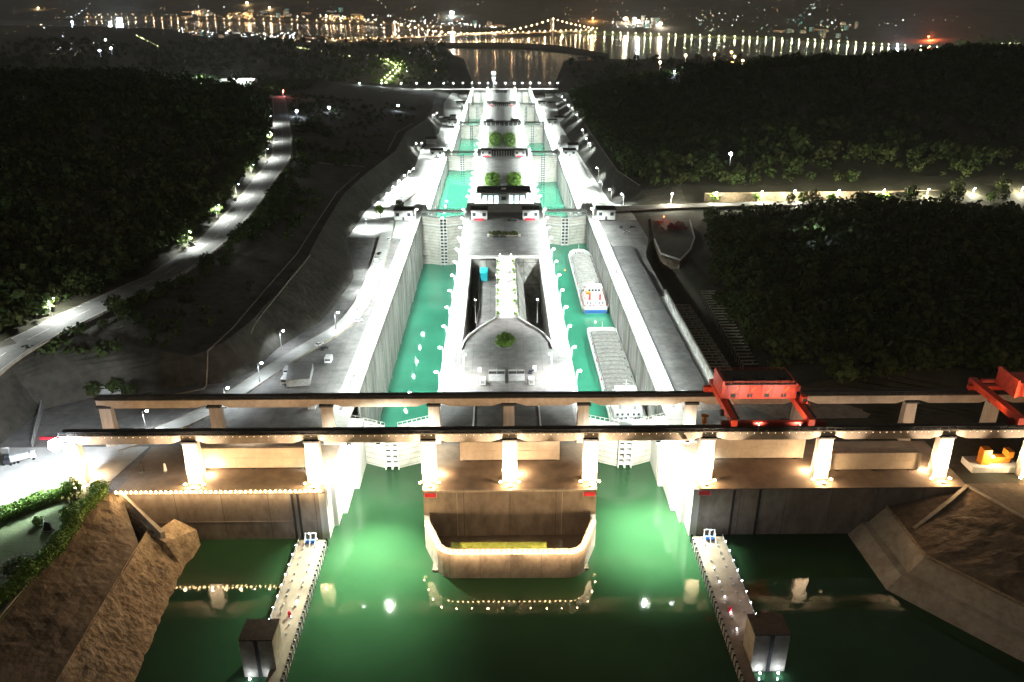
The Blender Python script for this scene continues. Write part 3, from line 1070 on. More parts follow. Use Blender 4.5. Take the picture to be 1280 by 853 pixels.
# unseen lights added on the near runway to brighten the cranes
for x, t, lab in ((84, (86, 251, 27), 'work lamp on the near runway aimed up at the wide red crane'), (98, (94, 251, 27), 'second work lamp on the near runway beside the wide red crane'), (178, (182, 252, 27), 'work lamp on the near runway aimed at the right-hand crane')):
    rr = empty('runway_light', (x, 236.4, 20.0), lab, 'lamp', 'work lamps on the near runway')
    MB().box(x - .2, x + .2, 236.2, 236.6, 20, 22).build('pole', M['steel'], rr)
    MB().octa((x, 236.3, 22.2), .14).build('lens', M['tinybulb'], rr)
    point('runway_light_beam', (x, 235.9, 22.6), 9000, (1, .9, .78), rr, .3, 130, t, .8)
for i, x in enumerate((-95, -40, 15, 60, 120, 150)):
    rr = empty('runway_light', (x, 243, 17.0), f'small warm lamp under the near runway deck {["left of the left lock", "over the left lock", "over the island", "over the right lock", "right of the wide red crane", "before the right-hand crane"][i]}', 'lamp', 'work lamps on the near runway')
    MB().box(x - .2, x + .2, 240.2, 243, 17.2, 17.5).build('bracket', M['steel'], rr)
    MB().octa((x, 243.2, 17.2), .25).build('lens', M['lampwarm'], rr)
    point('runway_light_beam', (x, 243.4, 17.0), 6500, (1, .80, .60), rr, .3, 150, (x, 264, 16), .5)

# ------------------------------------------------------------------ stored stoplogs on the apron
for (x0, x1, y, z1, lab) in ((-112.5, -73.5, 246, 8.6, 'long pale stoplog behind the left columns, above the bead-lit wall'), (-19, 17.4, 250, 8.0, 'long pale stoplog behind the middle column on the island'),
                             (73, 107, 250, 8.6, 'long pale stoplog beside the right lock'), (113.5, 146, 241.8, 7.2, 'brightly lit pale stoplog between the right-hand columns')):
    rr = empty('stoplog', ((x0 + x1) / 2, y, 0), lab, 'stoplog', 'stoplogs stored on the entrance apron')
    MB().box(x0, x1, y, y + 3.4, .5, z1).build('panel', M['pale'], rr)
    for x in (x0 + 3, (x0 + x1) / 2, x1 - 3):
        MB().box(x - .8, x + .8, y - .3, y + 3.7, 0.03, .5).build('sleeper', M['darksteel'], rr)
    w = MB()
    for zz in (lerp(.5, z1, .5),):
        w.box(x0, x1, y - .08, y, zz, zz + .12)
    for x in (x0 + .5, x1 - .5):
        w.box(x - .35, x + .35, y - .3, y, .5, z1)
    w.build('rib', M['pale'], rr)
    w = MB()
    w.box(x0 + 1, x1 - 1, y + .5, y + 2.9, z1, z1 + .3)
    w.build('top_plate', M['column'], rr)

# orange machine at the right
rr = empty('orange_machine', (172, 243, 0), 'orange maintenance machine standing in a low concrete tray at the right', 'machine')
MB().box(164, 181, 239.5, 247, 0.02, 2.4).build('tray', M['white'], rr)
MB().box(167.5, 170.5, 241, 244, 2.4, 8.5).build('mast', M['orange'], rr)
MB().box(170.5, 178, 241.5, 244, 3, 5.2).build('body', M['orange'], rr)
MB().box(176.5, 178.5, 241, 244.5, 5.2, 7.6).build('cab', M['orange'], rr)
MB().ico((170.9, 240.6, 6.1), .5).build('lamp', M['lampwarm'], rr)
point('machine_lamp', (171.4, 238.4, 6.0), 5000, (1, .8, .5), rr, .3)
rr = empty('bollard', (66.8, 262, 20), 'yellow capstan standing on the near runway left of the wide red crane', 'machine')
MB().tube((66.8, 242, 20.0), (66.8, 242, 22.6), .9, .7, n=10).build('drum', M['orange'], rr)
MB().box(65.6, 68, 241.4, 242.6, 22.6, 23.1).build('head', M['orange'], rr)

# ------------------------------------------------------------------ entrance abutments, the nose pier, guide walls
for nm, xa, xb, y in (('left', -136, XL0, 231.2), ('right', XR1 + 1.5, 158, 231.4)):
    rr = empty('abutment_wall', ((xa + xb) / 2, y, 0), f'brown stained concrete abutment wall facing the reservoir, {nm} of the lock entrances', 'wall', 'abutment walls facing the reservoir')
    MB().box(xa, xb, y, 300, -40, -.4).build('wall', M['brown'], rr)
    MB().box(xa, xb, y - .4, 262, -.4, .06).build('coping', M['brownflat'], rr)
    w = MB()
    for x in ((-76.5, -74.5) if nm == 'left' else (76.5, 85.5)):
        w.box(x, x + .8, y - .35, y, -24, -.4)
    w.build('pipe', M['darksteel'], rr)
    w = MB()
    w.box(xa, xb, y - .12, y, -12.4, -12)
    w.build('joint_line', M['brown'], rr)

rr = empty('island_front_wall', (-1, 232, 0), 'wide dark brown concrete face at the head of the island, behind the nose pier', 'wall')
MB().box(X0 + .02, X1 - .02, 231.2, 232, -40, .1).build('wall', M['brown'], rr)
w = MB()
for x in (-19.5, 17.0):
    w.box(x, x + .25, 231.0, 231.2, -26, -1)
w.box(X0, X1, 231.0, 231.2, -.6, .1)
w.build('seam', M['column'], rr)
for x, lab in ((-28.4, 'left'), (26.4, 'right'), (66.5, 'far right')):
    rs = empty('red_board', (x, 230.9, -1.6), f'small red board at the top of the wall under the {dict(left="left island", right="right island").get(lab, "right lock entrance")} column', 'sign', 'red boards under the columns')
    MB().box(x - 2.0, x + 2.0, 230.75, 230.95, -2.4, -.7).build('board', M['redsign'], rs)
    MB().box(x - 2.15, x + 2.15, 230.8, 230.98, -2.5, -.6).build('frame', M['white'], rs)

nose = [(-31, 232), (-30.4, 226), (-25.2, 213), (-23.4, 210.8), (-20.5, 209.6), (18.8, 209.3), (21.4, 210.2), (23.4, 212.2), (28.6, 226), (29, 232)]
inner = [(-29.2, 232), (-28.7, 226.6), (-23.8, 214.1), (-22.4, 212.4), (-20.2, 211.4), (18.4, 211.1), (20.4, 211.8), (22.0, 213.4), (26.9, 226.6), (27.2, 232)]
rr = empty('nose_pier', (-1, 220, -10), 'U-shaped rounded concrete nose pier outlined with beads of light', 'pier')
w = MB()
for i in range(len(nose) - 1):
    a, b, c, d = nose[i], nose[i + 1], inner[i + 1], inner[i]
    w.hexa([(a[0], a[1], -40), (b[0], b[1], -40), (c[0], c[1], -40), (d[0], d[1], -40)], [(a[0], a[1], -10), (b[0], b[1], -10), (c[0], c[1], -10), (d[0], d[1], -10)])
w.build('wall', M['nose'], rr)
w = MB()
w.path([(x, y, -10) for x, y in inner], .3, 0, 1.0)
w.build('parapet', M['brown'], rr)
w = MB()
w.box(-20.5, 11, 211.5, 216.5, -24, -10.5)
for i in range(7):
    x = -18 + 4.4 * i
    w.box(x - .12, x + .12, 211.5, 216.9, -22, -10.2)
w.build('mossy_ledge', M['moss'], rr)
MB().box(-27, 25, 213, 231.1, -24, -18.9).build('floor', M['brownflat'], rr)


def beads(name, pts, n, loc, lab, power, every, group='beads of light', r=.42, glow=(0, -1.0)):
    root = empty(name, loc, lab, 'string lights', group)
    segs = []
    tot = 0
    for p, q in zip(pts, pts[1:]):
        L_ = (Vector(q) - Vector(p)).length
        segs.append((tot, L_, Vector(p), Vector(q)))
        tot += L_
    w = MB()
    for _, _, p, q in segs:
        w.tube(p, q, .06, n=4)
    w.build('cable', M['darksteel'], root)
    proto = None
    for i in range(n):
        s_ = tot * i / (n - 1)
        for a, L_, p, q in segs:
            if s_ <= a + L_ + 1e-6:
                c = p.lerp(q, (s_ - a) / L_)
                break
        if proto is None:
            proto = MB().ico((c.x, c.y, c.z), r).build('bulb', M['bulb'], root)
            proto.data.transform(Matrix.Translation(-(c - Vector(loc))))
            proto.location = c - Vector(loc)
        else:
            b = proto.copy()
            COL.objects.link(b)
            b.location = c - Vector(loc)
        if glow[0] and i % every == 0 and abs(c.x + 1) < 21:
            point('bead_glow', Vector((c.x * .84, c.y + 4.0, c.z + 1.0)), power * .5, WARM, root, .25)
        if i % every == every // 2:
            point('bead_glow', c + Vector((glow[0] * (1 if c.x > -1 else -1), glow[1], .4)), power, WARM, root, .25)
    return root


mid = [((a[0] + b[0]) / 2, (a[1] + b[1]) / 2 - .2, -9.3) for a, b in zip(nose, inner)][1:-1]
beads('string_lights', mid, 46, (-1, 212, -10), 'beads of warm light along the rim of the nose pier', 1150, 3, glow=(2.0, -3.0))
beads('string_lights', [(-135.5, 230.4, .9), (-66, 230.4, .9)], 42, (-100, 230.4, 0), 'straight row of warm beads along the top of the left abutment wall', 1300, 3)

for s_, nm in ((-1, 'left'), (1, 'right')):
    rr = empty('entrance_wall', (s_ * 66, 255, 0), f'stepped white guide wall at the outer {nm} side of the lock entrance', 'wall', 'stepped entrance guide walls')
    edge = XL0 if s_ < 0 else XR1
    for k, (off, y0) in enumerate(((0.5, 231.0), (2.2, 238.5), (3.9, 246), (5.8, 262))):
        xa, xb = sorted((edge - s_ * -2.0, edge - s_ * off))
        w = MB()
        w.box(xa, xb, y0, 283, -40, -.1 - .05 * k)
        w.build('wall_step', M['white'], rr)
        w = MB()
        for yy in (y0 + 1.5, y0 + 4.6):
            w.box(edge - s_ * off - .12, edge - s_ * off + .12, yy, yy + .3, -24, -1)
        w.build('fender', M['column'], rr)

# floating guide pontoons and their guide piers
for s_, nm in ((-1, 'left'), (1, 'right')):
    xa, xb = (-74.5, -65.0) if s_ < 0 else (62.8, 73.4)
    xin = -65.0 if s_ < 0 else 62.8
    rr = empty('floating_pontoon', ((xa + xb) / 2, 200, RW), f'narrow floating guide pontoon with bollards and lit posts, {nm} of the entrance channels', 'pontoon', 'floating guide pontoons')
    w = MB()
    w.box(xa, xb, 178, 227, RW - 2, -17)
    w.box(*sorted((xin, xin - (-s_) * 4.2 if s_ < 0 else xin + 3.4)), 120, 178, RW - 2, -17.01)
    w.build('hull', M['brownflat'], rr)
    # fender rail on the channel side
    w = MB()
    y = 121
    while y < 226:
        w.box(xin - (.5 if s_ > 0 else 0), xin + (.5 if s_ < 0 else 0), y, y + 1.6, RW - .3, -16.6)
        y += 2.4
    w.build('fender', M['white'], rr)
    w = MB()
    y = 122
    while y < 226:
        w.box(xin - (.62 if s_ > 0 else 0), xin + (.62 if s_ < 0 else 0), y + 1.65, y + 2.3, RW - .3, -16.2)
        y += 2.4
    w.build('rubber_block', M['tyre'], rr)
    w = MB()
    for y in range(181, 226, 4):
        xo = xa + .5 if s_ < 0 else xb - .5
        w.tube((xo, y, -17), (xo, y, -15.6), .16, n=5)
        w.tube((xo, y, -15.7), (xo, y + 4, -15.7), .06, n=4)
    w.build('railing', M['steel'], rr)
    for y in range(181, 226, 4):
        for q in (.3, .7):
            bx, by = lerp(xa, xb, q), y + rnd.random() * 2
            MB().tube((bx, by, -17), (bx, by, -16.4), .28, n=6).ico((bx, by, -16.3), .42, .6).build('bollard', M['steel'], rr)
    w = MB()
    for y in range(182, 226, 5):
        w.octa((xa + .5 if s_ < 0 else xb - .5, y, -15.2), .20)
    for y in range(181, 226, 7):
        w.octa((lerp(xa, xb, .7 if s_ < 0 else .3), y + 1, -16.3), .18)
    w.build('marker_lamp', M['lampcool'], rr)
    for y in (186, 199, 213):
        point('marker_glow', ((xa + xb) / 2, y, -13), 350, (1, .9, .85), rr, .3)
    xs_ = lerp(xa, xb, .62 if s_ < 0 else .3)
    MB().tube((xs_, 190, -17), (xs_, 190, -15.2), .5, n=8).build('red_buoy', M['redsign'], rr)
    # white winch frame at the abutment end
    wf = empty('winch_frame', ((xa + xb) / 2, 227, -17), f'pale steel winch frame on the abutment end of the {nm} pontoon', 'winch', 'winch frames on the pontoons')
    w = MB()
    cx = (xa + xb) / 2
    for dx in (-1.8, 0, 1.8):
        w.tube((cx + dx, 226, -17), (cx + dx, 226, -13.4), .14, n=5)
        w.tube((cx + dx, 222.6, -17), (cx + dx, 226, -13.4), .12, n=5)
    w.tube((cx - 2, 226, -13.4), (cx + 2, 226, -13.4), .16, n=5)
    w.tube((cx - 2, 224.4, -15), (cx + 2, 224.4, -15), .12, n=5)
    w.build('frame', M['car'], wf)
    MB().tube((cx - 1.4, 225, -16), (cx + 1.4, 225, -16), .8, n=10).build('drum', M['hullblue'], wf)
    point('winch_lamp', (cx, 224.5, -12.2), 700, COOL, wf, .3)
    MB().octa((cx, 224.5, -12.4), .2).build('lamp', M['lampcool'], wf)
    # guide pier
    ta, tb = (-76.5, -67.3) if s_ < 0 else (66.4, 76.2)
    tw = empty('guide_pier', ((ta + tb) / 2, 173, -6), f'square concrete guide pier with a dark top at the outer end of the {nm} pontoon', 'pier', 'guide piers holding the pontoons')
    MB().box(ta, tb, 169, 177, -40, -6.4).build('shaft', M['revet'], tw)
    MB().box(ta - .1, tb + .1, 168.9, 177.1, -6.4, -6).build('cap', M['rail'], tw)
    cx = (ta + tb) / 2
    MB().box(cx - .5, cx + .5, 168.7, 169, -22, -6.4).build('guide_slot', M['darksteel'], tw)
    for dx in (-2.6, 2.6):
        MB().ico((cx + dx, 167.4, -18.6), .3).build('lamp', M['lampcool'], tw)
        point('pier_lamp', (cx + dx, 167.3, -18.2), 90 if s_ < 0 else 350, COOL, tw, .2)

# ------------------------------------------------------------------ left embankment, riprap, lawn terrace
g = MB()
# terrace ground between the slope and the plaza
g.box(-500, -141, 60, 232.02, -12, 0)
tag(g.build('ground', M['lawn']), kind='structure')


def blanket(name, rows_, mat, amp, seed, sub=(14, 60), kind=None):
    """rows_: list of polylines (same count) ; bilinear patch with bumps"""
    g = MB()
    nu, nv = sub
    a, b = rows_
    def pl(poly, t):
        s = t * (len(poly) - 1)
        i = min(int(s), len(poly) - 2)
        return Vector(poly[i]).lerp(Vector(poly[i + 1]), s - i)
    for j in range(nv + 1):
        p, q = pl(a, j / nv), pl(b, j / nv)
        for i in range(nu + 1):
            c = p.lerp(q, i / nu)
            e = math.sin(math.pi * min(1, max(0, i / nu))) ** .5 if 0 < i < nu else 0
            if amp > 1:
                c.z += .45 * e * vnoise(c.x * 1.1, c.y * 1.1 + 5)
            c.z += amp * e * fbm(c.x / 3 + seed, c.y / 3)
            c.x += amp * .6 * e * fbm(c.x / 2.2, c.y / 2.2 + seed)
            g.v.append(tuple(c))
    for j in range(nv):
        for i in range(nu):
            k = j * (nu + 1) + i
            g.f.append((k, k + 1, k + nu + 2, k + nu + 1))
    o = g.build(name, mat)
    return o


tag(blanket('ground', [[(-141, 237, 0), (-141, 200, 0), (-142, 160, 0), (-143, 60, 0)], [(-134, 231, -1.5), (-122, 213, -8), (-120.5, 165, -8), (-116, 60, -8)]], M['earthslope'], .4, 3, (16, 90)), kind='structure')
bb = blanket('rock_slope', [[(-122.5, 221, -7.6), (-122.3, 205, -7.7), (-120.8, 165, -7.7), (-116.3, 60, -7.7)], [(-110.0, 219, -20.4), (-109, 205, -20.4), (-106, 165, -20.4), (-100, 60, -20.4)]], M['riprap'], .75, 9, (34, 240))
tag(bb, 'rough tan rock slope running down to the reservoir at the left', 'rock slope')
g = MB()
g.path([(-141.2, 238, 0), (-141.2, 200, 0), (-142.2, 160, 0), (-143, 60, 0)], .7, -.5, .5)
tag(g.build('kerb_wall', M['revet']), 'low concrete kerb between the hedged lawn and the dark slope', 'kerb')
rr = empty('wing_wall', (-124, 225, -8), 'sloping concrete wing wall stepping down from the left abutment to the rock slope', 'wall')
w = MB()
w.hexa([(-139, 233, -12), (-134, 228, -12), (-118, 217.5, -24), (-123, 221, -24)], [(-139, 235, .15), (-134.6, 231, .15), (-117.2, 219.8, -8.4), (-123.4, 222.4, -8.4)])
w.build('ramp', M['riprap'], rr)
w = MB()
w.hexa([(-134.6, 228, -12), (-133.6, 229, -12), (-116.4, 218.6, -24), (-117.4, 217.6, -24)], [(-134.9, 231.3, .9), (-133.9, 231.3, .9), (-116.6, 220.4, -7.8), (-117.6, 219.4, -7.8)])
w.build('kerb', M['revet'], rr)
w = MB()
w.hexa([(-123, 214, -24), (-109, 216, -24), (-108.6, 228, -24), (-121, 226, -24)], [(-121, 219.5, -8.6), (-116, 218, -10.5), (-109.8, 228.8, -13.5), (-117, 229.5, -9.5)])
w.build('end_block', M['riprap'], rr)

# right embankment
g = MB()
tag(blanket('ground', [[(131, 230.6, -8), (131.5, 203, -8), (153, 176, -8), (230, 96, -8)], [(158, 231.0, 0), (166, 214, 0), (184, 190, 0), (262, 110, 0)]], M['earthslope'], .4, 5, (18, 90)), kind='structure')
g = MB()
for a, b, c, d in (((158, 231.0), (166, 214), (500, 214), (500, 231.0)), ((166, 214), (184, 190), (500, 190), (500, 214)), ((184, 190), (262, 110), (500, 110), (500, 190))):
    g.quadf((*b, 0), (*c, 0), (*d, 0.0), (*a, 0))
g.quadf((158, 231, 0), (500, 231, 0), (500, 233, 0), (158, 233, 0))
tag(g.build('ground', M['earthslope']), kind='structure')
rr = empty('revetment', (125, 205, -12), 'broad banded concrete revetment bending along the right shore of the reservoir', 'revetment')
lines_ = [[(118.6, 231, -20.4), (119.6, 202, -20.4), (144.5, 172.5, -20.4), (222, 90, -20.4)],
          [(123.5, 231, -14.6), (124.4, 203, -14.6), (148.0, 174, -14.6), (226, 93, -14.6)],
          [(126, 231, -14.2), (127, 203.6, -14.2), (150, 175, -14.2), (228, 94.5, -14.2)],
          [(131, 231, -8), (131.5, 204, -8), (153.2, 176.6, -8), (231, 97, -8)]]
for i, (a, b) in enumerate(zip(lines_, lines_[1:])):
    w = MB()
    for k in range(3):
        w.hexa([(*a[k][:2], -30), (*a[k + 1][:2], -30), (*b[k + 1][:2], -30), (*b[k][:2], -30)], [a[k], a[k + 1], b[k + 1], b[k]])
    w.build(['lower_band', 'berm', 'upper_band'][i], M['revet'], rr)
w = MB()
w.path([(x, y, z) for x, y, z in lines_[3]], .6, 0, .7)
w.build('kerb', M['riprap'], rr)
g = MB()
g.path([(158, 231.5, 0), (150, 226, -2), (134, 217.5, -7.6)], 1.2, -.4, .5)
g.path([(158, 231.5, 0), (166, 214, 0), (184, 190, 0), (262, 110, 0)], .8, -.3, .5)
tag(g.build('kerb_wall', M['revet']), 'low concrete kerb around the brown slope at the right', 'kerb')

# ------------------------------------------------------------------ pit cover slab, bright wall and frames on the right bank
rr = empty('cover_slab', (78, 400, 0), 'long grey paved strip beside the nearest right chamber, edged with dark lines', 'deck slab')
MB().box(71.4, 85.2, 304, 519, -.9, .35).build('slab', M['slabroof'], rr)
w = MB()
w.box(70.8, 71.4, 300, 521, -.9, .9)
w.box(85.2, 85.7, 304, 470, -.9, .9)
w.build('edge_rail', M['darksteel'], rr)
MB().box(66.5, 76, 299, 303, -.9, 1.3).build('end_parapet', M['white'], rr)
rr = empty('bright_wall', (89, 360, 0), 'long bright white wall beyond the grey strip on the right bank', 'wall')
MB().hexa([(88.4, 300, -1), (89.2, 300, -1), (89.2, 421, -1), (88.4, 421, -1)], [(88.4, 300, 4.6), (89.2, 300, 4.6), (89.2, 421, 4.6), (88.4, 421, 4.6)]).build('wall', M['white'], rr)
MB().box(86.2, 88.4, 300, 421, -1, .2).build('plinth', M['white'], rr)
w = MB()
for i in range(21):
    w.box(88.1, 88.4, 300.5 + 6 * i, 300.8 + 6 * i, 0.2, 4.6)
w.build('rib', M['white'], rr)
# rows of concrete frames
proto = empty('concrete_frame', (0, 0, 0))
for x in (-5, 5):
    MB().box(x - .25, x + .25, -.25, .25, 0, 4).build('post', M['revet'], proto)
    MB().box(x - .25, x + .25, 3.7, 4.2, 0, 4).build('post', M['revet'], proto)
w = MB()
w.box(-5.3, 5.3, -.3, .3, 4, 4.5)
w.box(-5.3, 5.3, 3.6, 4.2, 4, 4.5)
for x in (-5, 0, 5):
    w.box(x - .2, x + .2, .3, 3.6, 4.05, 4.4)
w.build('beam', M['revet'], proto)
firstf = True
for row, (xo, n, nm) in enumerate(((97.5, 13, 'row nearer the bright wall'), (115, 13, 'row nearer the trees'))):
    for i in range(n):
        y = 330 + i * 7.6 + row * 8
        x = xo + (y - 330) * (0.02)
        z = terrain_z(x - 3, y)
        lab = 'grey concrete frame in the ' + nm + ' on the dark right bank'
        if firstf:
            firstf = False
            proto.location = (x, y, z)
            proto['label'] = lab
            proto['category'] = 'frame'
            proto['group'] = 'concrete frames, ' + nm
        else:
            copy_tree(proto, (x, y, z), 0, lab, 'concrete frames, ' + nm)

# octagonal planted platform
poly = [at(*p, 0) for p in ((818, 300), (826, 318), (850, 326), (863, 313), (868, 298), (862, 276), (838, 268), (813, 272))]
rr = empty('planted_platform', (118, 540, 0), 'dark octagonal platform with white kerb and reddish planting', 'platform')
MB().prism([(p.x, p.y) for p in poly], -12, -.2).build('wall', M['earthslope'], rr)
MB().prism([(p.x, p.y) for p in poly], -.2, 0).build('paving', M['slope'], rr)
w = MB()
w.path([(p.x, p.y, 0) for p in poly[:6]], .7, 0, 1.1)
w.build('parapet', M['white'], rr)
M['redleaf'] = rough_mat('red_lit_shrubs', (0.12, 0.01, 0.015), (0.3, 0.03, 0.03), .5)  # red light on the plants is put into the leaf colour

# ------------------------------------------------------------------ plaza furniture
for x, y, lab in ((-5.8, 318, 'left of the two'), (3.0, 318, 'right of the two')):
    rr = empty('skylight_hatch', (x, y, 0), f'{lab} pale ribbed hatches in the middle of the island plaza', 'hatch', 'hatches on the island plaza')
    MB().box(x - 3.6, x + 3.6, y - 4, y + 3, 0, .9).build('cover', M['steel'], rr)
    MB().box(x - 3.6, x + 3.6, y + 3.2, y + 6.5, 0, .5).build('well', M['darksteel'], rr)
    w = MB()
    w.path([(x - 3.6, y + 3.2, 0), (x - 3.6, y + 6.6, 0), (x + 3.6, y + 6.6, 0), (x + 3.6, y + 3.2, 0)], .15, 0, 1.3)
    w.build('railing', M['steel'], rr)
    MB().tube((x, y + 4.4, 0), (x, y + 4.4, 6), .15, n=5).build('vent_pipe', M['steel'], rr)
for x, y, s_, lab in ((-12.0, 313.5, 1, 'white cabinet left of the plaza hatches, nearer the runway'), (9.4, 313.5, 1, 'white cabinet right of the plaza hatches, nearer the runway'), (-13.6, 326, .6, 'small white box left of the plaza hatches'), (11.2, 326, .6, 'small white box right of the plaza hatches')):
    rr = empty('cabinet', (x, y, 0), lab, 'cabinet')
    MB().box(x - 1.3 * s_, x + 1.3 * s_, y - 1.6 * s_, y + 1.6 * s_, 0, 2.6 * s_).build('body', M['car'], rr)
    MB().box(x - .8 * s_, x + .8 * s_, y - 1.62 * s_ - .04, y - 1.6 * s_, .6 * s_, 1.9 * s_).build('door', M['steel'], rr)


def car(loc, rz, lab, paint, group=None, tails=False, name='parked_car'):
    r = empty(name, loc, lab, 'car', group)
    L_, Wd = 4.6, 1.85
    pr = [(-2.3, .35), (-2.3, .85), (-1.5, 1.0), (-.9, 1.5), (.8, 1.5), (1.5, 1.0), (2.3, .9), (2.3, .35)]
    w = MB()
    for s0, s1, pts in ((-Wd / 2, Wd / 2, [(-2.3, .35), (2.3, .35), (2.3, .9), (1.5, 1.0), (-1.5, 1.0), (-2.3, .85)]),):
        n = len(pts)
        w.v += [(x, s0, z) for x, z in pts] + [(x, s1, z) for x, z in pts]
        w.f.append(tuple(range(n)))
        w.f.append(tuple(range(2 * n - 1, n - 1, -1)))
        for i in range(n):
            j = (i + 1) % n
            w.f.append((j, i, n + i, n + j))
    w.v = [(x + loc[0], y + loc[1], z + loc[2]) for x, y, z in w.v]
    b = w.build('body', paint, r)
    w = MB()
    w.hexa([(loc[0] - 1.45, loc[1] - .85, loc[2] + 1.0), (loc[0] + 1.45, loc[1] - .85, loc[2] + 1.0), (loc[0] + 1.45, loc[1] + .85, loc[2] + 1.0), (loc[0] - 1.45, loc[1] + .85, loc[2] + 1.0)],
           [(loc[0] - .95, loc[1] - .7, loc[2] + 1.45), (loc[0] + .75, loc[1] - .7, loc[2] + 1.45), (loc[0] + .75, loc[1] + .7, loc[2] + 1.45), (loc[0] - .95, loc[1] + .7, loc[2] + 1.45)])
    w.build('cabin_glass', M['glass'], r)
    w = MB()
    w.box(loc[0] - .9, loc[0] + .7, loc[1] - .66, loc[1] + .66, loc[2] + 1.45, loc[2] + 1.5)
    w.build('roof', paint, r)
    for x in (-1.45, 1.45):
        for y in (-.85, .85):
            MB().tube((loc[0] + x, loc[1] + y - .1, loc[2] + .33), (loc[0] + x, loc[1] + y + .1, loc[2] + .33), .33, n=10).build('wheel', M['tyre'], r)
    if tails:
        for y in (-.7, .7):
            MB().box(loc[0] - 2.36, loc[0] - 2.3, loc[1] + y - .15, loc[1] + y + .15, loc[2] + .6, loc[2] + .8).build('tail_light', M['tail'], r)
    r.rotation_euler = (0, 0, rz)
    return r


for i, (px, py, z, rz, lab) in enumerate(((664, 466, 0, 1.2, 'dark car parked on the plaza right of the hatches'), (668, 462, 0, 1.5, 'white car parked on the plaza right of the hatches'),
                                          (629, 297, 0, 0, 'dark car parked at the middle of the island before the second gates'), (620, 297, 0, 0, 'dark car left of another before the second gates'),
                                          (645, 276, 0, 1.5, 'dark car right of the gate forecourt'), (637, 276, 0, 1.5, 'dark car in the middle of the gate forecourt'))):
    p = at(px, py, z)
    car((p.x, p.y, z + .02), rz, lab, M['car'] if 'white' in lab else M['cardark'])

for i, (px, py, z, rz, lab, pn) in enumerate(((448, 402, 0, .4, 'white car on the left platform by the curving service road', 'car'), (405, 437, 0, 1.0, 'dark car in the yard by the left lock wall', 'cardark'), (399, 432, 0, 1.0, 'white car in the yard by the left lock wall', 'car'),
                                          (474, 318, 0, 1.4, 'dark car on the bright left platform', 'cardark'), (486, 300, 0, 1.4, 'white car on the bright left platform near the gate house', 'car'),
                                          (776, 285, 0, 1.6, 'dark car beside the right bank gate house', 'cardark'), (783, 291, 0, .2, 'white car beside the right bank gate house', 'car'), (790, 285, 0, .2, 'dark car near the octagonal platform', 'cardark'))):
    p = at(px, py, z)
    car((p.x, p.y, z + .05), rz, lab, M[pn])
# guard rail along the outer edge of the left hill road
w = MB()
for p, q in zip(P1_pts := [(x + 9.6, y, z) for x, y, z in [(sum(t[0] for t in s_[4:6]) / 2, yy, s_[4][1] + .2) for yy, s_ in LEFT if 318 <= yy <= 1170]], P1_pts[1:]):
    n = int(math.hypot(q[0] - p[0], q[1] - p[1]) / 5)
    for k in range(n):
        u = k / n
        x, y, z = lerp(p[0], q[0], u), lerp(p[1], q[1], u), lerp(p[2], q[2], u)
        w.box(x - .1, x + .1, y - .1, y + .1, z - .5, z + .8)
    w.path([p, q], .12, .5, .85)
tag(w.build('guard_rail', M['steel']), 'pale guard rail along the inner edge of the left hill road', 'guard rail')
# material stacks and drums on the apron and plaza
for i, (x, y, sx, sy, h, lab) in enumerate(((-92, 255, 5, 2.2, 1.6, 'stack of pale boards behind the left stoplog'), (-60 - 22, 292, 3, 3, 2, 'grey crate beside the road between the runways at the left'), (-16, 296, 2.4, 1.2, 1.2, 'small steel bin left of the slot covers'), (14, 297, 2.4, 1.2, 1.2, 'small steel bin right of the slot covers'),
                                        (132, 252, 6, 2.5, 1.8, 'stack of beams behind the brightly lit right stoplog'), (95, 262, 3, 3, 2.2, 'grey crate below the wide red crane'))):
    rr = empty('crate', (x, y, 0), lab, 'crate')
    for k in range(3):
        MB().box(x - sx / 2 + .1 * k, x + sx / 2 - .1 * k, y - sy / 2, y + sy / 2, .05 + k * h / 3, .05 + (k + .85) * h / 3).build('board', M['steel' if i % 2 else 'pale'], rr)

# shelter / bus-like long hedge planter in the island forecourt
rr = empty('forecourt_shrubbery', (0, 547, 0), 'dark green planted frame with white end posts before the second gates', 'planter')
w = MB()
w.box(-13, 9, 545, 553, 0, .6)
w.build('bed', M['revet'], rr)
for x in (-13.5, 8.8):
    MB().box(x, x + 1.6, 543.6, 545, 0, 1.6).build('end_post', M['car'], rr)
w = MB()
for i in range(120):
    w.ico((rnd.uniform(-12, 8), rnd.uniform(545.6, 552.4), .9 + rnd.random() * .6), .55 + rnd.random() * .3)
w.build('shrubs', M['leaf2'], rr)
rr = empty('cyan_shed', (-14.5, 488, -10), 'small bright cyan shed at the head of the sunken terrace', 'shed')
MB().box(-16.6, -12.4, 478, 491, -10, -5).build('wall', M['cyan'], rr)
MB().box(-17, -12, 477.6, 491.4, -5, -4.6).build('roof', M['cyan'], rr)
for i, y in enumerate(range(396, 492, 9)):
    for x, nm in ((-5.3, 'left'), (3.9, 'right')):
        rr = empty('planter', (x, y, .03), f'planter of green shrubs on the {nm} edge of the bright central walkway', 'planter', f'planters on the {nm} edge of the central walkway')
        MB().box(x - .9, x + .9, y - 2.4, y + 2.4, .03, .6).build('box', M['white'], rr)
        w = MB()
        for q in range(12):
            w.ico((x + rnd.uniform(-.6, .6), y + rnd.uniform(-2, 2), .9), .45 + .2 * rnd.random())
        w.build('shrubs', M['hedge'], rr)
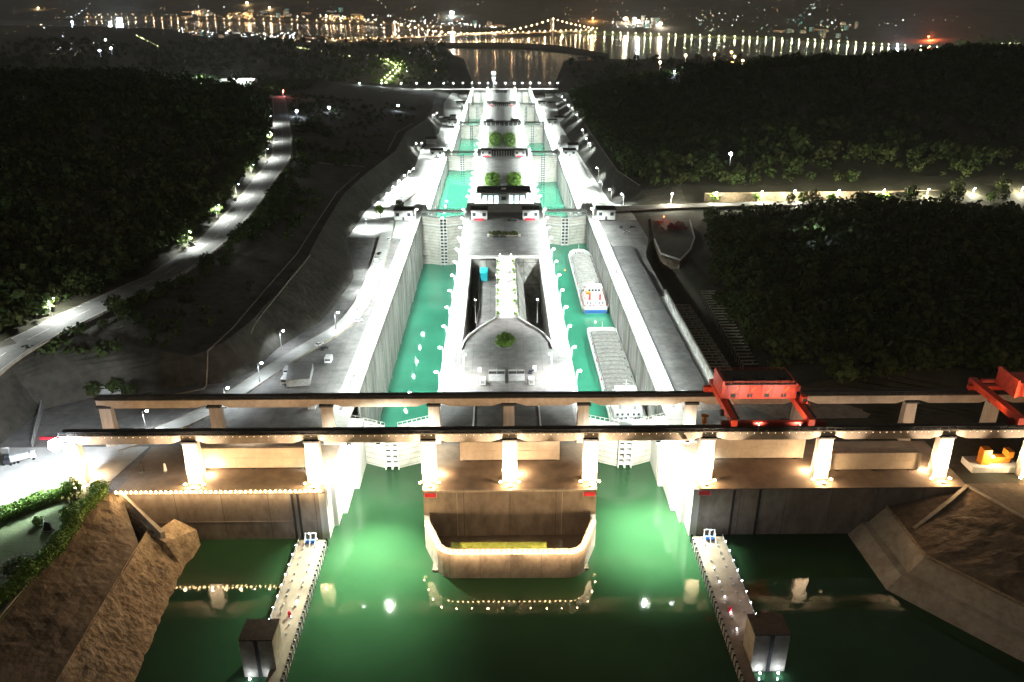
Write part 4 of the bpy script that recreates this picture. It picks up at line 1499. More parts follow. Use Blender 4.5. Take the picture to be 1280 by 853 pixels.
# roadside yard on the left
yard = [at(px, py, 0) for px, py in ((362, 462), (392, 462), (388, 482), (358, 484))]
rr = empty('yard_shed', tuple(sum(yard, Vector()) / 4), 'low pale-roofed shed in the fenced yard inside the left road bend', 'shed')
MB().prism([(p.x, p.y) for p in (yard[3], yard[2], yard[1], yard[0])], 0, 3).build('wall', M['steel'], rr)
MB().prism([(p.x * 1.0, p.y) for p in (yard[3], yard[2], yard[1], yard[0])], 3, 3.3).build('roof', M['steel'], rr)
for px, py, lab in ((357, 478, 'white van beside the yard shed'), (360, 466, 'white cabin behind the yard shed'), (411, 452, 'small white kiosk in the yard by the lock wall')):
    p = at(px, py, 0)
    rr = empty('cabin', p, lab, 'van' if 'van' in lab else 'cabin')
    MB().box(p.x - 1.5, p.x + 1.5, p.y - 2.4, p.y + 2.4, .3, 2.6).build('body', M['car'], rr)
    MB().box(p.x - 1.3, p.x + 1.3, p.y - 2.5, p.y - 2.4, 1.4, 2.2).build('window', M['glass'], rr)

# left plaza: truck, loader, signs, sculpture
def truck(p, rz):
    r = empty('box_truck', p, 'grey box truck parked at the edge of the left plaza', 'truck')
    x, y, z = p
    MB().box(x - 1.3, x + 1.3, y - 4, y + 2.2, z + 1.1, z + 3.6).build('cargo_box', M['steel'], r)
    MB().box(x - 1.2, x + 1.2, y + 2.4, y + 4.2, z + .6, z + 2.8).build('cab', M['car'], r)
    MB().box(x - 1.1, x + 1.1, y + 4.2, y + 4.25, z + 1.6, z + 2.5).build('windscreen', M['glass'], r)
    MB().box(x - .5, x + .5, y - 4, y + 4, z + .6, z + 1.1).build('chassis', M['darksteel'], r)
    for yy in (-3, -1.8, 3.2):
        for s_ in (-1.15, 1.15):
            MB().tube((x + s_ - .15, y + yy, z + .5), (x + s_ + .15, y + yy, z + .5), .5, n=10).build('wheel', M['tyre'], r)
    r.rotation_euler = (0, 0, rz)


tp = at(30, 576, 0)
truck((tp.x, tp.y, 0.02), math.radians(-62))
lp = at(12, 580, 0)
rr = empty('loader', lp, 'dark wheeled loader with raised arm at the left edge of the plaza', 'loader')
MB().box(lp.x - 1.2, lp.x + 1.2, lp.y - 1.5, lp.y + 1.5, .6, 2.4).build('body', M['cardark'], rr)
MB().box(lp.x - .9, lp.x + .9, lp.y - .6, lp.y + 1, 2.4, 3.6).build('cab', M['glass'], rr)
w = MB()
w.tube((lp.x, lp.y + 1, 2), (lp.x - 1.5, lp.y + 4, 4.5), .25, n=5)
w.tube((lp.x - 1.5, lp.y + 4, 4.5), (lp.x - 3, lp.y + 2, 5.2), .25, n=5)
w.build('arm', M['steel'], rr)
for x in (-1.3, 1.3):
    for y in (-1.1, 1.1):
        MB().tube((lp.x + x - .2, lp.y + y, .6), (lp.x + x + .2, lp.y + y, .6), .6, n=10).build('wheel', M['tyre'], rr)
for px, py, h, wd, lab, m_ in ((60, 664, 3.6, 2.6, 'dark upright stone slab standing on the lawn', 'darksteel'), (177, 590, 4.2, 1.4, 'dark pointed sculpture on the paved forecourt', 'darksteel'), (207, 590, 3.6, .9, 'slim white sculpture on the paved forecourt', 'car')):
    p = at(px, py, 0)
    rr = empty('sculpture', p, lab, 'sculpture')
    MB().box(p.x - wd * .6, p.x + wd * .6, p.y - .9, p.y + .9, 0, .4).build('plinth', M['plaza'], rr)
    MB().hexa([(p.x - wd / 2, p.y - .4, .4), (p.x + wd / 2, p.y - .4, .4), (p.x + wd / 2, p.y + .4, .4), (p.x - wd / 2, p.y + .4, .4)],
              [(p.x - wd * .1, p.y - .2, h), (p.x + wd * .45, p.y - .2, h * .9), (p.x + wd * .45, p.y + .2, h * .9), (p.x - wd * .1, p.y + .2, h)]).build('stone', M[m_], rr)
pp = at(92, 547, 0)
MBr = empty('barrier', (-172, 268, 0), 'long low red and white barrier at the back of the left plaza', 'barrier')
MB().box(-181, -173, 267.6, 268.2, 0.02, 1.1).build('red_section', M['redsign'], MBr)
MB().box(-173, -152, 267.6, 268.2, 0.02, 1.1).build('white_section', M['car'], MBr)
pts = [at(150, 487, 3), at(56, 487, 3), at(40, 557, 1)]
rr = empty('boundary_fence', pts[1], 'thin pale fence around the left plaza lot', 'fence')
w = MB()
for a, b in zip(pts, pts[1:]):
    n = int((b - a).length / 3)
    for i in range(n + 1):
        c = a.lerp(b, i / n)
        w.box(c.x - .08, c.x + .08, c.y - .08, c.y + .08, c.z - 3.5, c.z + 1.4)
w.build('post', M['steel'], rr)
w = MB()
w.path(pts, .22, .9, 1.4)
w.path(pts, .3, -3.0, .1)
w.build('rail', M['steel'], rr)

# plaza paving on the left and the steps
g = MB()
g.quadf((-196, 236, .03), (-141.4, 238, .03), (-137, 262, .03), (-196, 262, .03))
g.quadf((-260, 205, .03), (-165, 226, .03), (-141.6, 238, .034), (-196, 240, .034))
tag(g.build('pavement', M['deck']), kind='structure')

# drain channels on the slopes
def channel(pts, lab, w_=.5):
    g = MB()
    P = []
    for a, b in zip(pts, pts[1:]):
        for i in range(12):
            x = lerp(a[0], b[0], i / 12)
            y = lerp(a[1], b[1], i / 12)
            P.append((x, y, terrain_z(x, y)))
    P.append((pts[-1][0], pts[-1][1], terrain_z(*pts[-1][:2])))
    g.path(P, w_, .0, .45)
    o = g.build('drain_channel', M['revet'])
    tag(o, lab, 'drain')


channel([(-133, 310), (-128, 345), (-127, 390), (-125, 456), (-130, 540), (-132, 620), (-128, 705)], 'pale drain channel along the bench of the left slope, nearest the runways')
channel([(-121, 345), (-119, 390), (-117, 456)], 'short pale kerb on the lower edge of the left bench')
channel([(-120, 832), (-126, 969), (-122, 1100)], 'pale drain channel on the left slope beside the second chamber', .9)
channel([(-178, 700), (-150, 720), (-128, 735)], 'pale stair channel crossing the upper left slope')
channel([(-152, 300), (-133, 310)], 'pale drain line joining the left lot and the bench')
channel([(118, 690), (108, 760), (108, 930), (110, 1100)], 'thin pale drain line along the foot of the right slope', .8)
channel([(200, 700), (150, 720), (140, 800), (130, 900)], 'pale bent drain line high on the right slope', .8)

# ------------------------------------------------------------------ roads
def road(pts, half, lab, z_off=.06, mat='asphalt', paint=True):
    g = MB()
    mk = MB()
    L_, R_ = [], []
    P = []
    for a, b in zip(pts, pts[1:]):
        n = max(2, int(math.hypot(a[0] - b[0], a[1] - b[1]) / 10))
        P += [(lerp(a[0], b[0], i / n), lerp(a[1], b[1], i / n), lerp(a[2], b[2], i / n)) for i in range(n)]
    P.append(pts[-1])
    for _ in range(6):
        P = [P[0]] + [tuple((P[i - 1][k] + 2 * P[i][k] + P[i + 1][k]) / 4 for k in range(3)) for i in range(1, len(P) - 1)] + [P[-1]]
    for i, p in enumerate(P):
        q = P[min(i + 1, len(P) - 1)]
        o = P[max(i - 1, 0)]
        d = Vector((q[0] - o[0], q[1] - o[1])).normalized()
        n = Vector((-d.y, d.x))
        L_.append((p[0] + n.x * half, p[1] + n.y * half, p[2] + z_off))
        R_.append((p[0] - n.x * half, p[1] - n.y * half, p[2] + z_off))
    for i in range(len(P) - 1):
        g.quadf(R_[i], R_[i + 1], L_[i + 1], L_[i])
    o = g.build('road', M[mat])
    tag(o, kind='structure')
    kb = MB()
    kb.path([(x, y, z) for x, y, z in L_], .35, -.8, .15)
    kb.path([(x, y, z) for x, y, z in R_], .35, -.8, .15)
    tag(kb.build('road_kerb', M['revet']), kind='structure')
    if paint:
        f = lambda i, s_: tuple(lerp(L_[i][k], R_[i][k], s_) + (.01 if k == 2 else 0) for k in range(3))
        for i in range(len(P) - 1):
            for s_ in (.06, .93):
                mk.quadf(f(i, s_ + .012), f(i + 1, s_ + .012), f(i + 1, s_), f(i, s_))
            if i % 2 == 0:
                mk.quadf(f(i, .506), f(i + 1, .506), f(i + 1, .494), f(i, .494))
        tag(mk.build('road_marking', M['paint']), kind='structure')
    return P


lroad = [(sum(p[0] for p in s[4:6]) / 2, y, s[4][1] + .35) for y, s in LEFT if 300 <= y <= 1400]
lroad = [(-206, 240, 17), (-207, 296, 25.2)] + [q for q in lroad if q[1] > 310]
P1 = road(lroad, 8.6, 'left road')
loop = [(-122, 288, 0), (-112, 318, 0.1), (-104, 345, 0.1), (-92, 366, 0.1), (-83, 378, 0.1), (-80, 420, 0.1), (-82, 500, 0.1), (-88, 600, 0.1), (-90, 640, -.6), (-88, 690, -7.5), (-84, 760, -14)]
P2 = road([(-150, 262, .1), (-128, 276, .1)] + loop[1:], 4.2, 'left service road', .1, 'deck', False)
P3 = road([(76, 618, .1), (110, 624, .1), (150, 630, .1), (214, 636, .1), (300, 638, .1), (450, 646, .4), (700, 655, .8)], 6.0, 'right road', .4)
P4 = road([(88, 630, -.5), (84, 700, -13.5), (80, 800, -15), (78, 970, -15), (80, 1010, -27), (80, 1290, -28), (86, 1330, -39), (96, 1600, -40), (110, 1660, -50), (118, 1860, -50)], 5.5, 'right bank service road', .9, 'deck', False)
rw = empty('retaining_wall', (300, 660, 0), 'long tan retaining wall behind the lamp-lit road at the right', 'wall')
w = MB()
w.path([(165, 650, 0), (214, 652, 0), (300, 654, 0), (450, 662, .3), (700, 671, .6)], .8, -2, 6.0)
w.build('wall', M['riprap'], rw)

# ------------------------------------------------------------------ lamps
def lamp_proto(h, arm, mat, power, col, name='lamp_post', head=.5, pole=M['steel'], spot=None):
    r = empty(name, (0, 0, 0))
    w = MB()
    w.tube((0, 0, 0), (0, 0, h), .22, .12, n=6)
    if arm:
        w.tube((0, 0, h), (arm, 0, h + .35), .1, n=5)
    w.box(-.35, .35, -.35, .35, 0, .5)
    w.build('pole', pole, r)
    w = MB()
    w.ico((arm, 0, h + (.25 if arm else .3)), head, .6)
    w.build('lamp_head', mat, r)
    l = point('lamp_light', (arm, 0, h - .5), power, col, r, .5, spot, None, .35)
    return r


def plant_lamps(proto, spots, cat='street lamp'):
    for i, (loc, rz, lab, grp) in enumerate(spots):
        if i == 0:
            proto.location = loc
            proto.rotation_euler = (0, 0, rz)
            tag(proto, lab, cat, grp)
        else:
            copy_tree(proto, loc, rz, lab, grp)


spots, spots2 = [], []
for i in range(5):
    y0 = 302 if i == 0 else SEGY[i] + 14
    y1 = GATES[i + 1] - 12
    step = 25 if i < 2 else 34
    n = int((y1 - y0) / step)
    for line, x, rz, nm in ((0, -66.6, 0, 'the outer left wall'), (1, -30.0, math.pi, 'the left edge of the island'), (2, 28.0, 0, 'the right edge of the island'), (3, 64.6, math.pi, 'the outer right wall')):
        for k in range(n + 1):
            y = y0 + step * k
            (spots if i == 0 else spots2).append(((x, y, crest(y) + .05), rz, f'tall white lamp post on {nm} of the {WORD[i]} lock chamber', f'lamp posts on {nm}, {WORD[i]} chamber'))
LP = lamp_proto(11, 1.2, M['lampwhite'], 46000, WHITE, head=.85, pole=M['white'], spot=162)
plant_lamps(LP, spots, 'lamp post')
LPb = lamp_proto(11, 1.2, M['lampwhite'], 98000, WHITE, head=.95, pole=M['white'], spot=160)
plant_lamps(LPb, spots2, 'lamp post')

# road lamps on the left platform and left slope foot (measured heads)
LP2 = lamp_proto(9.0, 1.8, M['lampwhite'], 9000, (.86, .95, 1), name='street_lamp', head=.65, spot=150)
LP2b = lamp_proto(9.0, 1.8, M['lampwhite'], 36000, (.90, 1, .98), name='street_lamp', head=.8, spot=140)
sp = []
for (px, py, z) in ((325, 478, 0), (352, 436, 0), (420, 412, 0), (447, 388, 0), (458, 364, 0), (468, 343, 0), (283, 510, 0), (458, 286, 0), (471, 271, -2), (482, 256, -4), (490, 247, -6), (497, 239, -7), (504, 232, -8), (510, 227, -9), (515, 223, -10), (519, 195, -14), (526, 189, -15), (183, 540, 0),
                    (752, 240, -9), (764, 250, -7), (779, 257, -3), (734, 190, -14), (738, 196, -13), (748, 222, -10), (729, 178, -15), (722, 165, -24), (716, 156, -28), (712, 148, -30), (707, 138, -38), (703, 130, -42), (545, 152, -28), (541, 160, -28)):
    p = at(px, py, z)
    side = 'left' if px < 600 else 'right'
    where = ('along the left service road' if py > 300 else 'on the left bank platform') if side == 'left' else 'along the right bank service road'
    far = 'beside the nearest chamber' if py > 262 else ('beside the second chamber' if py > 200 else 'beside the farther chambers')
    sp.append(((p.x, p.y, max(z, terrain_z(p.x, p.y)) if abs(p.x) > 74 else z), 0 if side == 'left' else math.pi, f'silver street lamp {where}, {far}', f'street lamps {where}, {far}'))
plant_lamps(LP2, [q for q in sp if q[0][1] < 425])
plant_lamps(LP2b, [q for q in sp if q[0][1] >= 425])

# lamps of the left upper road (hidden behind trees, lighting the road)
LP3 = lamp_proto(9.0, 2.4, M['lampwhite'], 46000, (.95, 1, .93), name='street_lamp', head=.3, spot=166)
sp = []
for y in (250, 290, 332, 440, 500, 560, 630, 700, 790, 900):
    s = section(LEFT, y)
    x = s[5][0] - 3.5
    sp.append(((x, y, s[5][1] - .2), 0, 'silver street lamp beside the curving road on the left hill', 'street lamps beside the left hill road'))
plant_lamps(LP3, sp)

# right road lamps
LP4 = lamp_proto(9.0, 1.5, M['lampwhite'], 52000, (1.0, .95, .70), name='street_lamp', head=.7)
sp = []
for px, col in ((837, 0), (894, 0), (952, 0), (994, 0), (1050, 0), (1108, 0), (1166, 0), (1226, 0), (1290, 0)):
    p = at(px, 254, 0)
    yy = interp([(q[0], q[1]) for q in P3], p.x) + 7.5
    sp.append(((p.x * 1.0, yy, 0), -math.pi / 2, 'street lamp on the tree-lined road at the right', 'street lamps on the right road'))
plant_lamps(LP4, sp)

# single bright lamps
def mast(px, py, z, h, mat, power, col, lab, r=.9):
    p = at(px, py, z)
    rr = empty('light_mast', p, lab, 'lamp')
    MB().tube(p, (p.x, p.y, z + h), .25, .15, n=6).build('pole', M['steel'], rr)
    MB().ico((p.x, p.y, z + h + .3), r, .8).build('lamp_head', mat, rr)
    point('lamp_light', (p.x, p.y - .5, z + h - .8), power, col, rr, .5)


mast(912, 207, 30, 9, M['lampcool'], 22000, COOL, 'lone bluish-white lamp on a hilltop platform in the dark woods at the right', 1.5)
mast(498, 141, -10, 10, M['lampcool'], 9000, COOL, 'lone white lamp on the dark slope left of the far chambers', 1.3)
mast(372, 150, 20, 10, M['lampcool'], 20000, COOL, 'white lamp beside the upper left road bend', 1.6)
mast(412, 143, 14, 8, M['lampcool'], 16000, COOL, 'white lamp at the end of the lit track left of the far chambers', 1.8)
mast(1012, 301, 12, 8, M['lampcool'], 5000, (.7, .95, 1), 'pale lamp hidden among the trees of the right wood', .9)
rr = empty('floodlight', (-156, 238, 17), 'intense white floodlight at the left end of the near runway', 'floodlight')
MB().box(-157, -155, 236.5, 237.5, 15.5, 17.5).build('housing', M['darksteel'], rr)
MB().ico((-154.6, 234.8, 17.2), 2.4).build('lens', M['lampcool'], rr)  # ball enlarged so the lamp's glare is part of its shape
point('flood_or_fill_beam', (-157, 233, 17), 150000, (.86, .93, 1), rr, .6, 165, (-178, 238, 0), .3)
point('flood_or_fill_beam', (-150, 235.0, 19), 7000, (.86, .93, 1), rr, .6)

LP7 = lamp_proto(12, 1.0, M['lampwhite'], 30000, (1, 1, .96), name='plaza_lamp', head=.4, pole=M['white'], spot=130)
plant_lamps(LP7, [((-20.5, 317, 0), 0, 'slim plaza lamp left of the hatches, over a bright pool of light', None), ((18.5, 317, 0), math.pi, 'slim plaza lamp right of the hatches, over a bright pool of light', None),
                  ((-17, 384, 0), math.pi / 2, 'slim lamp at the left side of the flared plaza rim', None), ((15, 384, 0), math.pi / 2, 'slim lamp at the right side of the flared plaza rim', None)], 'lamp post')
LP8 = lamp_proto(2.6, 0, M['lampwhite'], 9500, (1, 1, .95), name='path_light', head=.22)
sp = []
for y in range(398, 492, 18):
    for x in (-4.2, 2.8):
        sp.append(((x, y + 4.5, .03), 0, 'low path light beside the planters of the bright central walkway', 'path lights on the central walkway'))
plant_lamps(LP8, sp, 'path light')

# the lit bridge across the downstream end and its lamps
bz = -50
rr = empty('road_bridge', (20, END - 20, bz), 'long lit road bridge crossing the downstream end of the locks', 'bridge')
w = MB()
w.box(-345, 132, END - 22, END - 12, bz + .5, bz + 2.4)
w.build('deck', M['white'], rr)
w = MB()
for x in range(-340, 132, 5):
    w.box(x - .15, x + .15, END - 22.3, END - 22, bz + 2.4, bz + 3.6)
w.box(-345, 132, END - 22.4, END - 22, bz + 3.5, bz + 3.8)
w.build('railing', M['white'], rr)
w = MB()
for x in (-320, -280, -240, -200, -160, -120, XL0 - 4, XL1 + 5, XR0 - 5, XR1 + 4, 100):
    w.box(x - 1.5, x + 1.5, END - 20, END - 14, -110, bz + .5)
w.build('pier', M['wall'], rr)
LP5 = lamp_proto(13, 0, M['lampwhite'], 60000, WHITE, name='street_lamp', head=1.3, pole=M['white'])
sp = []
for px in (450, 478, 502, 521, 537, 555, 567, 579, 590, 599.5, 610, 620, 632, 643, 653, 663, 674, 687, 697):
    p = at(px, 115, bz + 2)
    sp.append(((p.x * (END - 21) / p.y, END - 21, bz + 2.4), 0, 'lamp post on the lit bridge across the downstream end', 'lamp posts on the downstream bridge'))
plant_lamps(LP5, sp)

# ------------------------------------------------------------------ barges
def barge(cx, y0, y1, wl, blue, lab, square=False):
    r = empty('cargo_barge', (cx, y0, wl), lab, 'barge', 'cargo barges in the right chamber')
    hw = 8.2
    dz = 3.6
    out = [(cx - hw + 1.5, y0), (cx + hw - 1.5, y0), (cx + hw, y0 + 4), (cx + hw, y1 - 14), (cx + hw * .8, y1 - 6), (cx + hw * .45, y1 - 1), (cx, y1), (cx - hw * .45, y1 - 1), (cx - hw * .8, y1 - 6), (cx - hw, y1 - 14), (cx - hw, y0 + 4)]
    if square:
        out = [(cx - hw + 1.5, y0), (cx + hw - 1.5, y0), (cx + hw, y0 + 4), (cx + hw, y1 - 2), (cx + hw - 1.2, y1), (cx - hw + 1.2, y1), (cx - hw, y1 - 2), (cx - hw, y0 + 4)]
    w = MB()
    sh = [(lerp(cx, x, .94), y) for x, y in out]
    w.hexa([(x, y, wl - 1) for x, y in sh], [(x, y, wl + dz) for x, y in out])
    hl = w.build('hull', M['hullgrey'], r)
    w = MB()
    w.box(cx - hw + 1.45, cx + hw - 1.45, y0 - .08, y0 - .01, wl + .2, wl + dz - .2)
    w.build('stern_band', M['hullblue' if blue else 'hullgrey'], hl)
    w = MB()
    w.path([(x, y, wl + dz) for x, y in out + out[:1]], .35, -1.2, 1.0)
    w.build('bulwark', M['white'], hl)
    # arched hatch cover
    ya, yb = y0 + 26, y1 - (6 if square else 15)
    w = MB()
    pr = [(-6.9, 0), (-6.9, 1.9), (-4.6, 2.1), (-2.2, 2.3), (0, 2.4), (2.2, 2.3), (4.6, 2.1), (6.9, 1.9), (6.9, 0)] if square else [(-6.6, 0), (-6.6, 2.0), (-4.6, 2.9), (-2.2, 3.4), (0, 3.5), (2.2, 3.4), (4.6, 2.9), (6.6, 2.0), (6.6, 0)]
    n = len(pr)
    N_ = int((yb - ya) / 5)
    for q in range(N_):
        a = ya + q * 5 + .12
        b = ya + q * 5 + 4.88
        k = len(w.v)
        w.v += [(cx + x, a, wl + dz + z) for x, z in pr] + [(cx + x, b, wl + dz + z) for x, z in pr]
        w.f.append(tuple(range(k, k + n)))
        w.f.append(tuple(range(k + 2 * n - 1, k + n - 1, -1)))
        for i in range(n - 1):
            w.f.append((k + i + 1, k + i, k + n + i, k + n + i + 1))
    w.build('hatch_cover', M['oldcargo' if square else 'cargo'], r)
    MB().box(cx - 7.1, cx + 7.1, ya - .4, yb + .4, wl + dz - .1, wl + dz + .9).build('coaming', M['steel'], r)
    # superstructure at the stern
    s_ = MB().box(cx - 6.4, cx + 6.4, y0 + 5, y0 + 22, wl + dz, wl + dz + 2.8).build('deckhouse', M['white'], r)
    MB().box(cx - 5.4, cx + 5.4, y0 + 8, y0 + 20, wl + dz + 2.8, wl + dz + 5.6).build('upper_house', M['white'], r)
    b_ = MB().box(cx - 4.2, cx + 4.2, y0 + 12, y0 + 18.5, wl + dz + 5.6, wl + dz + 8.4).build('bridge_house', M['white'], r)
    MB().box(cx - 4.8, cx + 4.8, y0 + 11.4, y0 + 19.2, wl + dz + 8.4, wl + dz + 8.8).build('roof', M['white'], b_)
    w = MB()
    for x in (-3, -1, 1, 3):
        w.box(cx + x - .6, cx + x + .6, y0 + 11.9, y0 + 12, wl + dz + 6.6, wl + dz + 7.8)
    w.build('window', M['glass'], b_)
    w = MB()
    for x in (-4.8, -2.6, 0, 2.6, 4.8):
        w.box(cx + x - .5, cx + x + .5, y0 + 4.9, y0 + 5.0, wl + dz + .9, wl + dz + 2)
    w.build('window', M['glass'], s_)
    w = MB()
    for lvl, (a, b, c, d) in ((2.8, (cx - 6.3, cx + 6.3, y0 + 5.1, y0 + 21.9)), (5.6, (cx - 5.3, cx + 5.3, y0 + 8.1, y0 + 19.9)), (0.4, (cx - 7.4, cx + 7.4, y0 + .4, y0 + 23))):
        pp = [(a, c, wl + dz + lvl), (b, c, wl + dz + lvl), (b, d, wl + dz + lvl), (a, d, wl + dz + lvl), (a, c, wl + dz + lvl)]
        w.path(pp, .1, .95, 1.08)
        w.path(pp, .1, .5, .6)
    w.build('railing', M['hullred' if blue else 'white'], r)
    for x in (-3.2, 3.2):
        w = MB()
        w.tube((cx + x, y0 + 7, wl + dz), (cx + x, y0 + 7, wl + dz + 6.4), .7, .6, n=10)
        w.build('funnel', M['hullred' if blue else 'hullgrey'], r)
    w = MB()
    w.tube((cx, y0 + 15, wl + dz + 8.8), (cx, y0 + 15, wl + dz + 14), .15, n=5)
    w.tube((cx - 1.4, y0 + 15, wl + dz + 12), (cx + 1.4, y0 + 15, wl + dz + 12), .08, n=4)
    w.build('mast', M['white'], r)
    MB().tube((cx, y1 - 4, wl + dz), (cx, y1 - 4, wl + dz + 6), .15, n=5).build('bow_mast', M['white'], r)
    w = MB()
    for x in (-4, 4):
        w.ico((cx + x, y0 + 2.4, wl + dz + .5), .5)
        w.ico((cx + x * .7, y1 - 9, wl + dz + .5), .5)
    w.box(cx - 1.5, cx + 1.5, y1 - 12, y1 - 9.5, wl + dz, wl + dz + 1.2)
    w.build('winch', M['darksteel'], r)
    for q in range(7):
        gy_ = lerp(ya, yb, (q + .5) / 7)
        MB().box(cx - 7.9, cx - 7.3, gy_, gy_ + 1.6, wl + dz, wl + dz + .8).build('deck_locker', M['hullred' if q % 2 else 'steel'], r)
        MB().box(cx + 7.3, cx + 7.9, gy_ + 3, gy_ + 4.2, wl + dz, wl + dz + .7).build('deck_locker', M['darksteel'], r)
    for q in range(6):
        gx, gy_ = cx - 5 + 2 * q, y0 + 2.6 + (q % 3) * .5
        MB().tube((gx, gy_, wl + dz), (gx, gy_, wl + dz + .9), .3, n=8).build('bollard', M['darksteel'], r)
    MB().box(cx - 5.2, cx - 2.6, y0 + 8.4, y0 + 11.2, wl + dz + 5.6, wl + dz + 7).build('lifeboat', M['orange'], r)
    w = MB()
    for x in (-5, 0, 5):
        w.ico((cx + x, y0 + .6, wl + dz + 1.2), .3)
    w.build('stern_lamp', M['lampwhite'], r)
    point('stern_light', (cx, y0 - .4, wl + dz + 2), 1500, WHITE, r, .2)
    return r


barge(54.2, 454, 574, -23, True, 'farther cargo barge with blue stern, red railings and white hatch covers')
barge(53.6, 312, 421, -23, False, 'nearer grey cargo barge with its stern deckhouse under the crane runways', True)
# small orange float
p = at(706, 338, -22.6)
rr = empty('mooring_float', p, 'small orange float on the water left of the farther barge', 'float')
MB().ico(p, .9, .5).build('body', M['orange'], rr)
MB().tube(p, (p.x, p.y, p.z + 1.2), .12, n=5).build('post', M['orange'], rr)

# lit ship in the downstream channel
p = at(617, 95, WZ)
rr = empty('lit_ship', p, 'small ship with white deck lights in the downstream channel', 'ship')
MB().hexa([(p.x - 7, p.y, WZ - .5), (p.x + 7, p.y, WZ - .5), (p.x + 6, p.y + 60, WZ - .5), (p.x - 6, p.y + 60, WZ - .5)], [(p.x - 8, p.y, WZ + 5), (p.x + 8, p.y, WZ + 5), (p.x + 7, p.y + 62, WZ + 5), (p.x - 7, p.y + 62, WZ + 5)]).build('hull', M['hullgrey'], rr)
MB().box(p.x - 7, p.x + 7, p.y + 4, p.y + 20, WZ + 5, WZ + 14).build('deckhouse', M['white'], rr)
MB().ico((p.x, p.y - 1, WZ + 12), 1.5).ico((p.x - 5, p.y - 1, WZ + 9), 1.1).ico((p.x + 5, p.y - 1, WZ + 9), 1.1).build('deck_lamp', M['lampwhite'], rr)
point('ship_light', (p.x, p.y - 5, WZ + 12), 25000, WHITE, rr, 1)

# ------------------------------------------------------------------ foliage
import numpy as np
rg = np.random.RandomState(5)


def leaf_cloud(cx, cy_, cz, rx, rz, n, s):
    """n leaf-clump quads spread through crowns; all arguments arrays over trees"""
    T = len(cx)
    d = rg.normal(size=(T, n, 3))
    d /= np.linalg.norm(d, axis=2, keepdims=True)
    lob = 1 + 0.28 * np.sin(d[..., 0] * 5 + cx[:, None]) * np.cos(d[..., 1] * 4 + cy_[:, None]) + .18 * np.sin(d[..., 2] * 7)
    rad = (0.55 + 0.45 * rg.rand(T, n) ** .5) * lob
    c = np.stack([cx[:, None] + d[..., 0] * rad * rx[:, None], cy_[:, None] + d[..., 1] * rad * rx[:, None], cz[:, None] + d[..., 2] * rad * rz[:, None]], -1)
    nn = d + rg.normal(size=(T, n, 3)) * .55
    nn /= np.linalg.norm(nn, axis=2, keepdims=True)
    h = rg.normal(size=(T, n, 3))
    u = np.cross(nn, h)
    u /= np.linalg.norm(u, axis=2, keepdims=True)
    v = np.cross(nn, u)
    sz = (s * (0.6 + .8 * rg.rand(T, n)))[..., None] if np.isscalar(s) else (s[:, None] * (0.6 + .8 * rg.rand(T, n)))[..., None]
    u = u * sz * .5
    v = v * sz * .5
    q = np.stack([c - u - v * .6, c + u * .8 - v, c + u + v * .7, c - u * .7 + v], 2)
    return q.reshape(-1, 3)


def quads_mesh(name, V, mat):
    me = bpy.data.meshes.new(name)
    nv = len(V)
    me.vertices.add(nv)
    me.vertices.foreach_set('co', V.astype(np.float32).ravel())
    me.loops.add(nv)
    me.loops.foreach_set('vertex_index', np.arange(nv, dtype=np.int32))
    me.polygons.add(nv // 4)
    me.polygons.foreach_set('loop_start', np.arange(0, nv, 4, dtype=np.int32))
    me.polygons.foreach_set('loop_total', np.full(nv // 4, 4, dtype=np.int32))
    me.update(calc_edges=True)
    me.materials.append(mat)
    return me


def forest(name, spots, mat, n, s, lab):
    A = np.array(spots)
    V = leaf_cloud(A[:, 0], A[:, 1], A[:, 2] + A[:, 3] * 1.0, A[:, 3], A[:, 3] * .85, n, A[:, 3] * s)
    o = bpy.data.objects.new(name, quads_mesh(name, V, mat))
    COL.objects.link(o)
    tag(o, lab, 'forest', None, 'stuff')


def in_region(x, y):
    if x < 0:
        s = section(LEFT, y)
        return -x > abs(s[5][0]) + 5 and -x < 1500
    s = section(RIGHT, y)
    if y < 612:
        lim = 118 + max(0, (y - 430)) * .22 + (0 if y > 320 else 20)
        return x > lim and not (602 < y)
    if y < 676:
        return False
    return x > abs(s[2][0]) + 3


fs = {'nl': [], 'fl': [], 'nr': [], 'fr': []}
for i in range(25000):
    side = rnd.choice((-1, 1))
    y = 236 + 1750 * rnd.random() ** 1.25
    x = side * (105 + (950 if y > 500 else 520) * rnd.random() ** 1.1 * (0.5 + y / 1800))
    if y < 300 and side > 0:
        continue
    if not in_region(x, y):
        continue
    if fbm(x / 60 + 3, y / 60) < -1.15:
        continue
    z = terrain_z(x, y)
    if y > 1350 and rnd.random() < .4:
        continue
    r_ = rnd.choice((2.6, 3.4, 4.2, 5.2, 6.6)) * rnd.uniform(.85, 1.15) * (1 if y < 700 else 1.2)
    k = ('n' if y < 720 else 'f') + ('l' if side < 0 else 'r')
    fs[k].append((x, y, z, r_))
# strip of ground trees between the left plateau and the bench
forest('forest', fs['nl'][::2], M['leaf2'], 60, .36, 'olive crowns mixed through the dark wooded hill on the left')
forest('forest', fs['nl'][1::2], M['leaf'], 60, .36, 'dense dark wooded hill above the curving road on the left')
forest('forest', fs['fl'], M['leaf'], 34, .48, 'dark woods on the far left hills behind the upper road')
forest('forest', fs['nr'][::2], M['leaf'], 60, .36, 'deep green crowns mixed through the dark wood on the right')
forest('forest', fs['nr'][1::2], M['leaf2'], 60, .36, 'dense dark wood on the right, between the frames and the lamp-lit road')
forest('forest', fs['fr'], M['leaf'], 34, .48, 'black wooded hills beyond the lamp-lit road on the right')
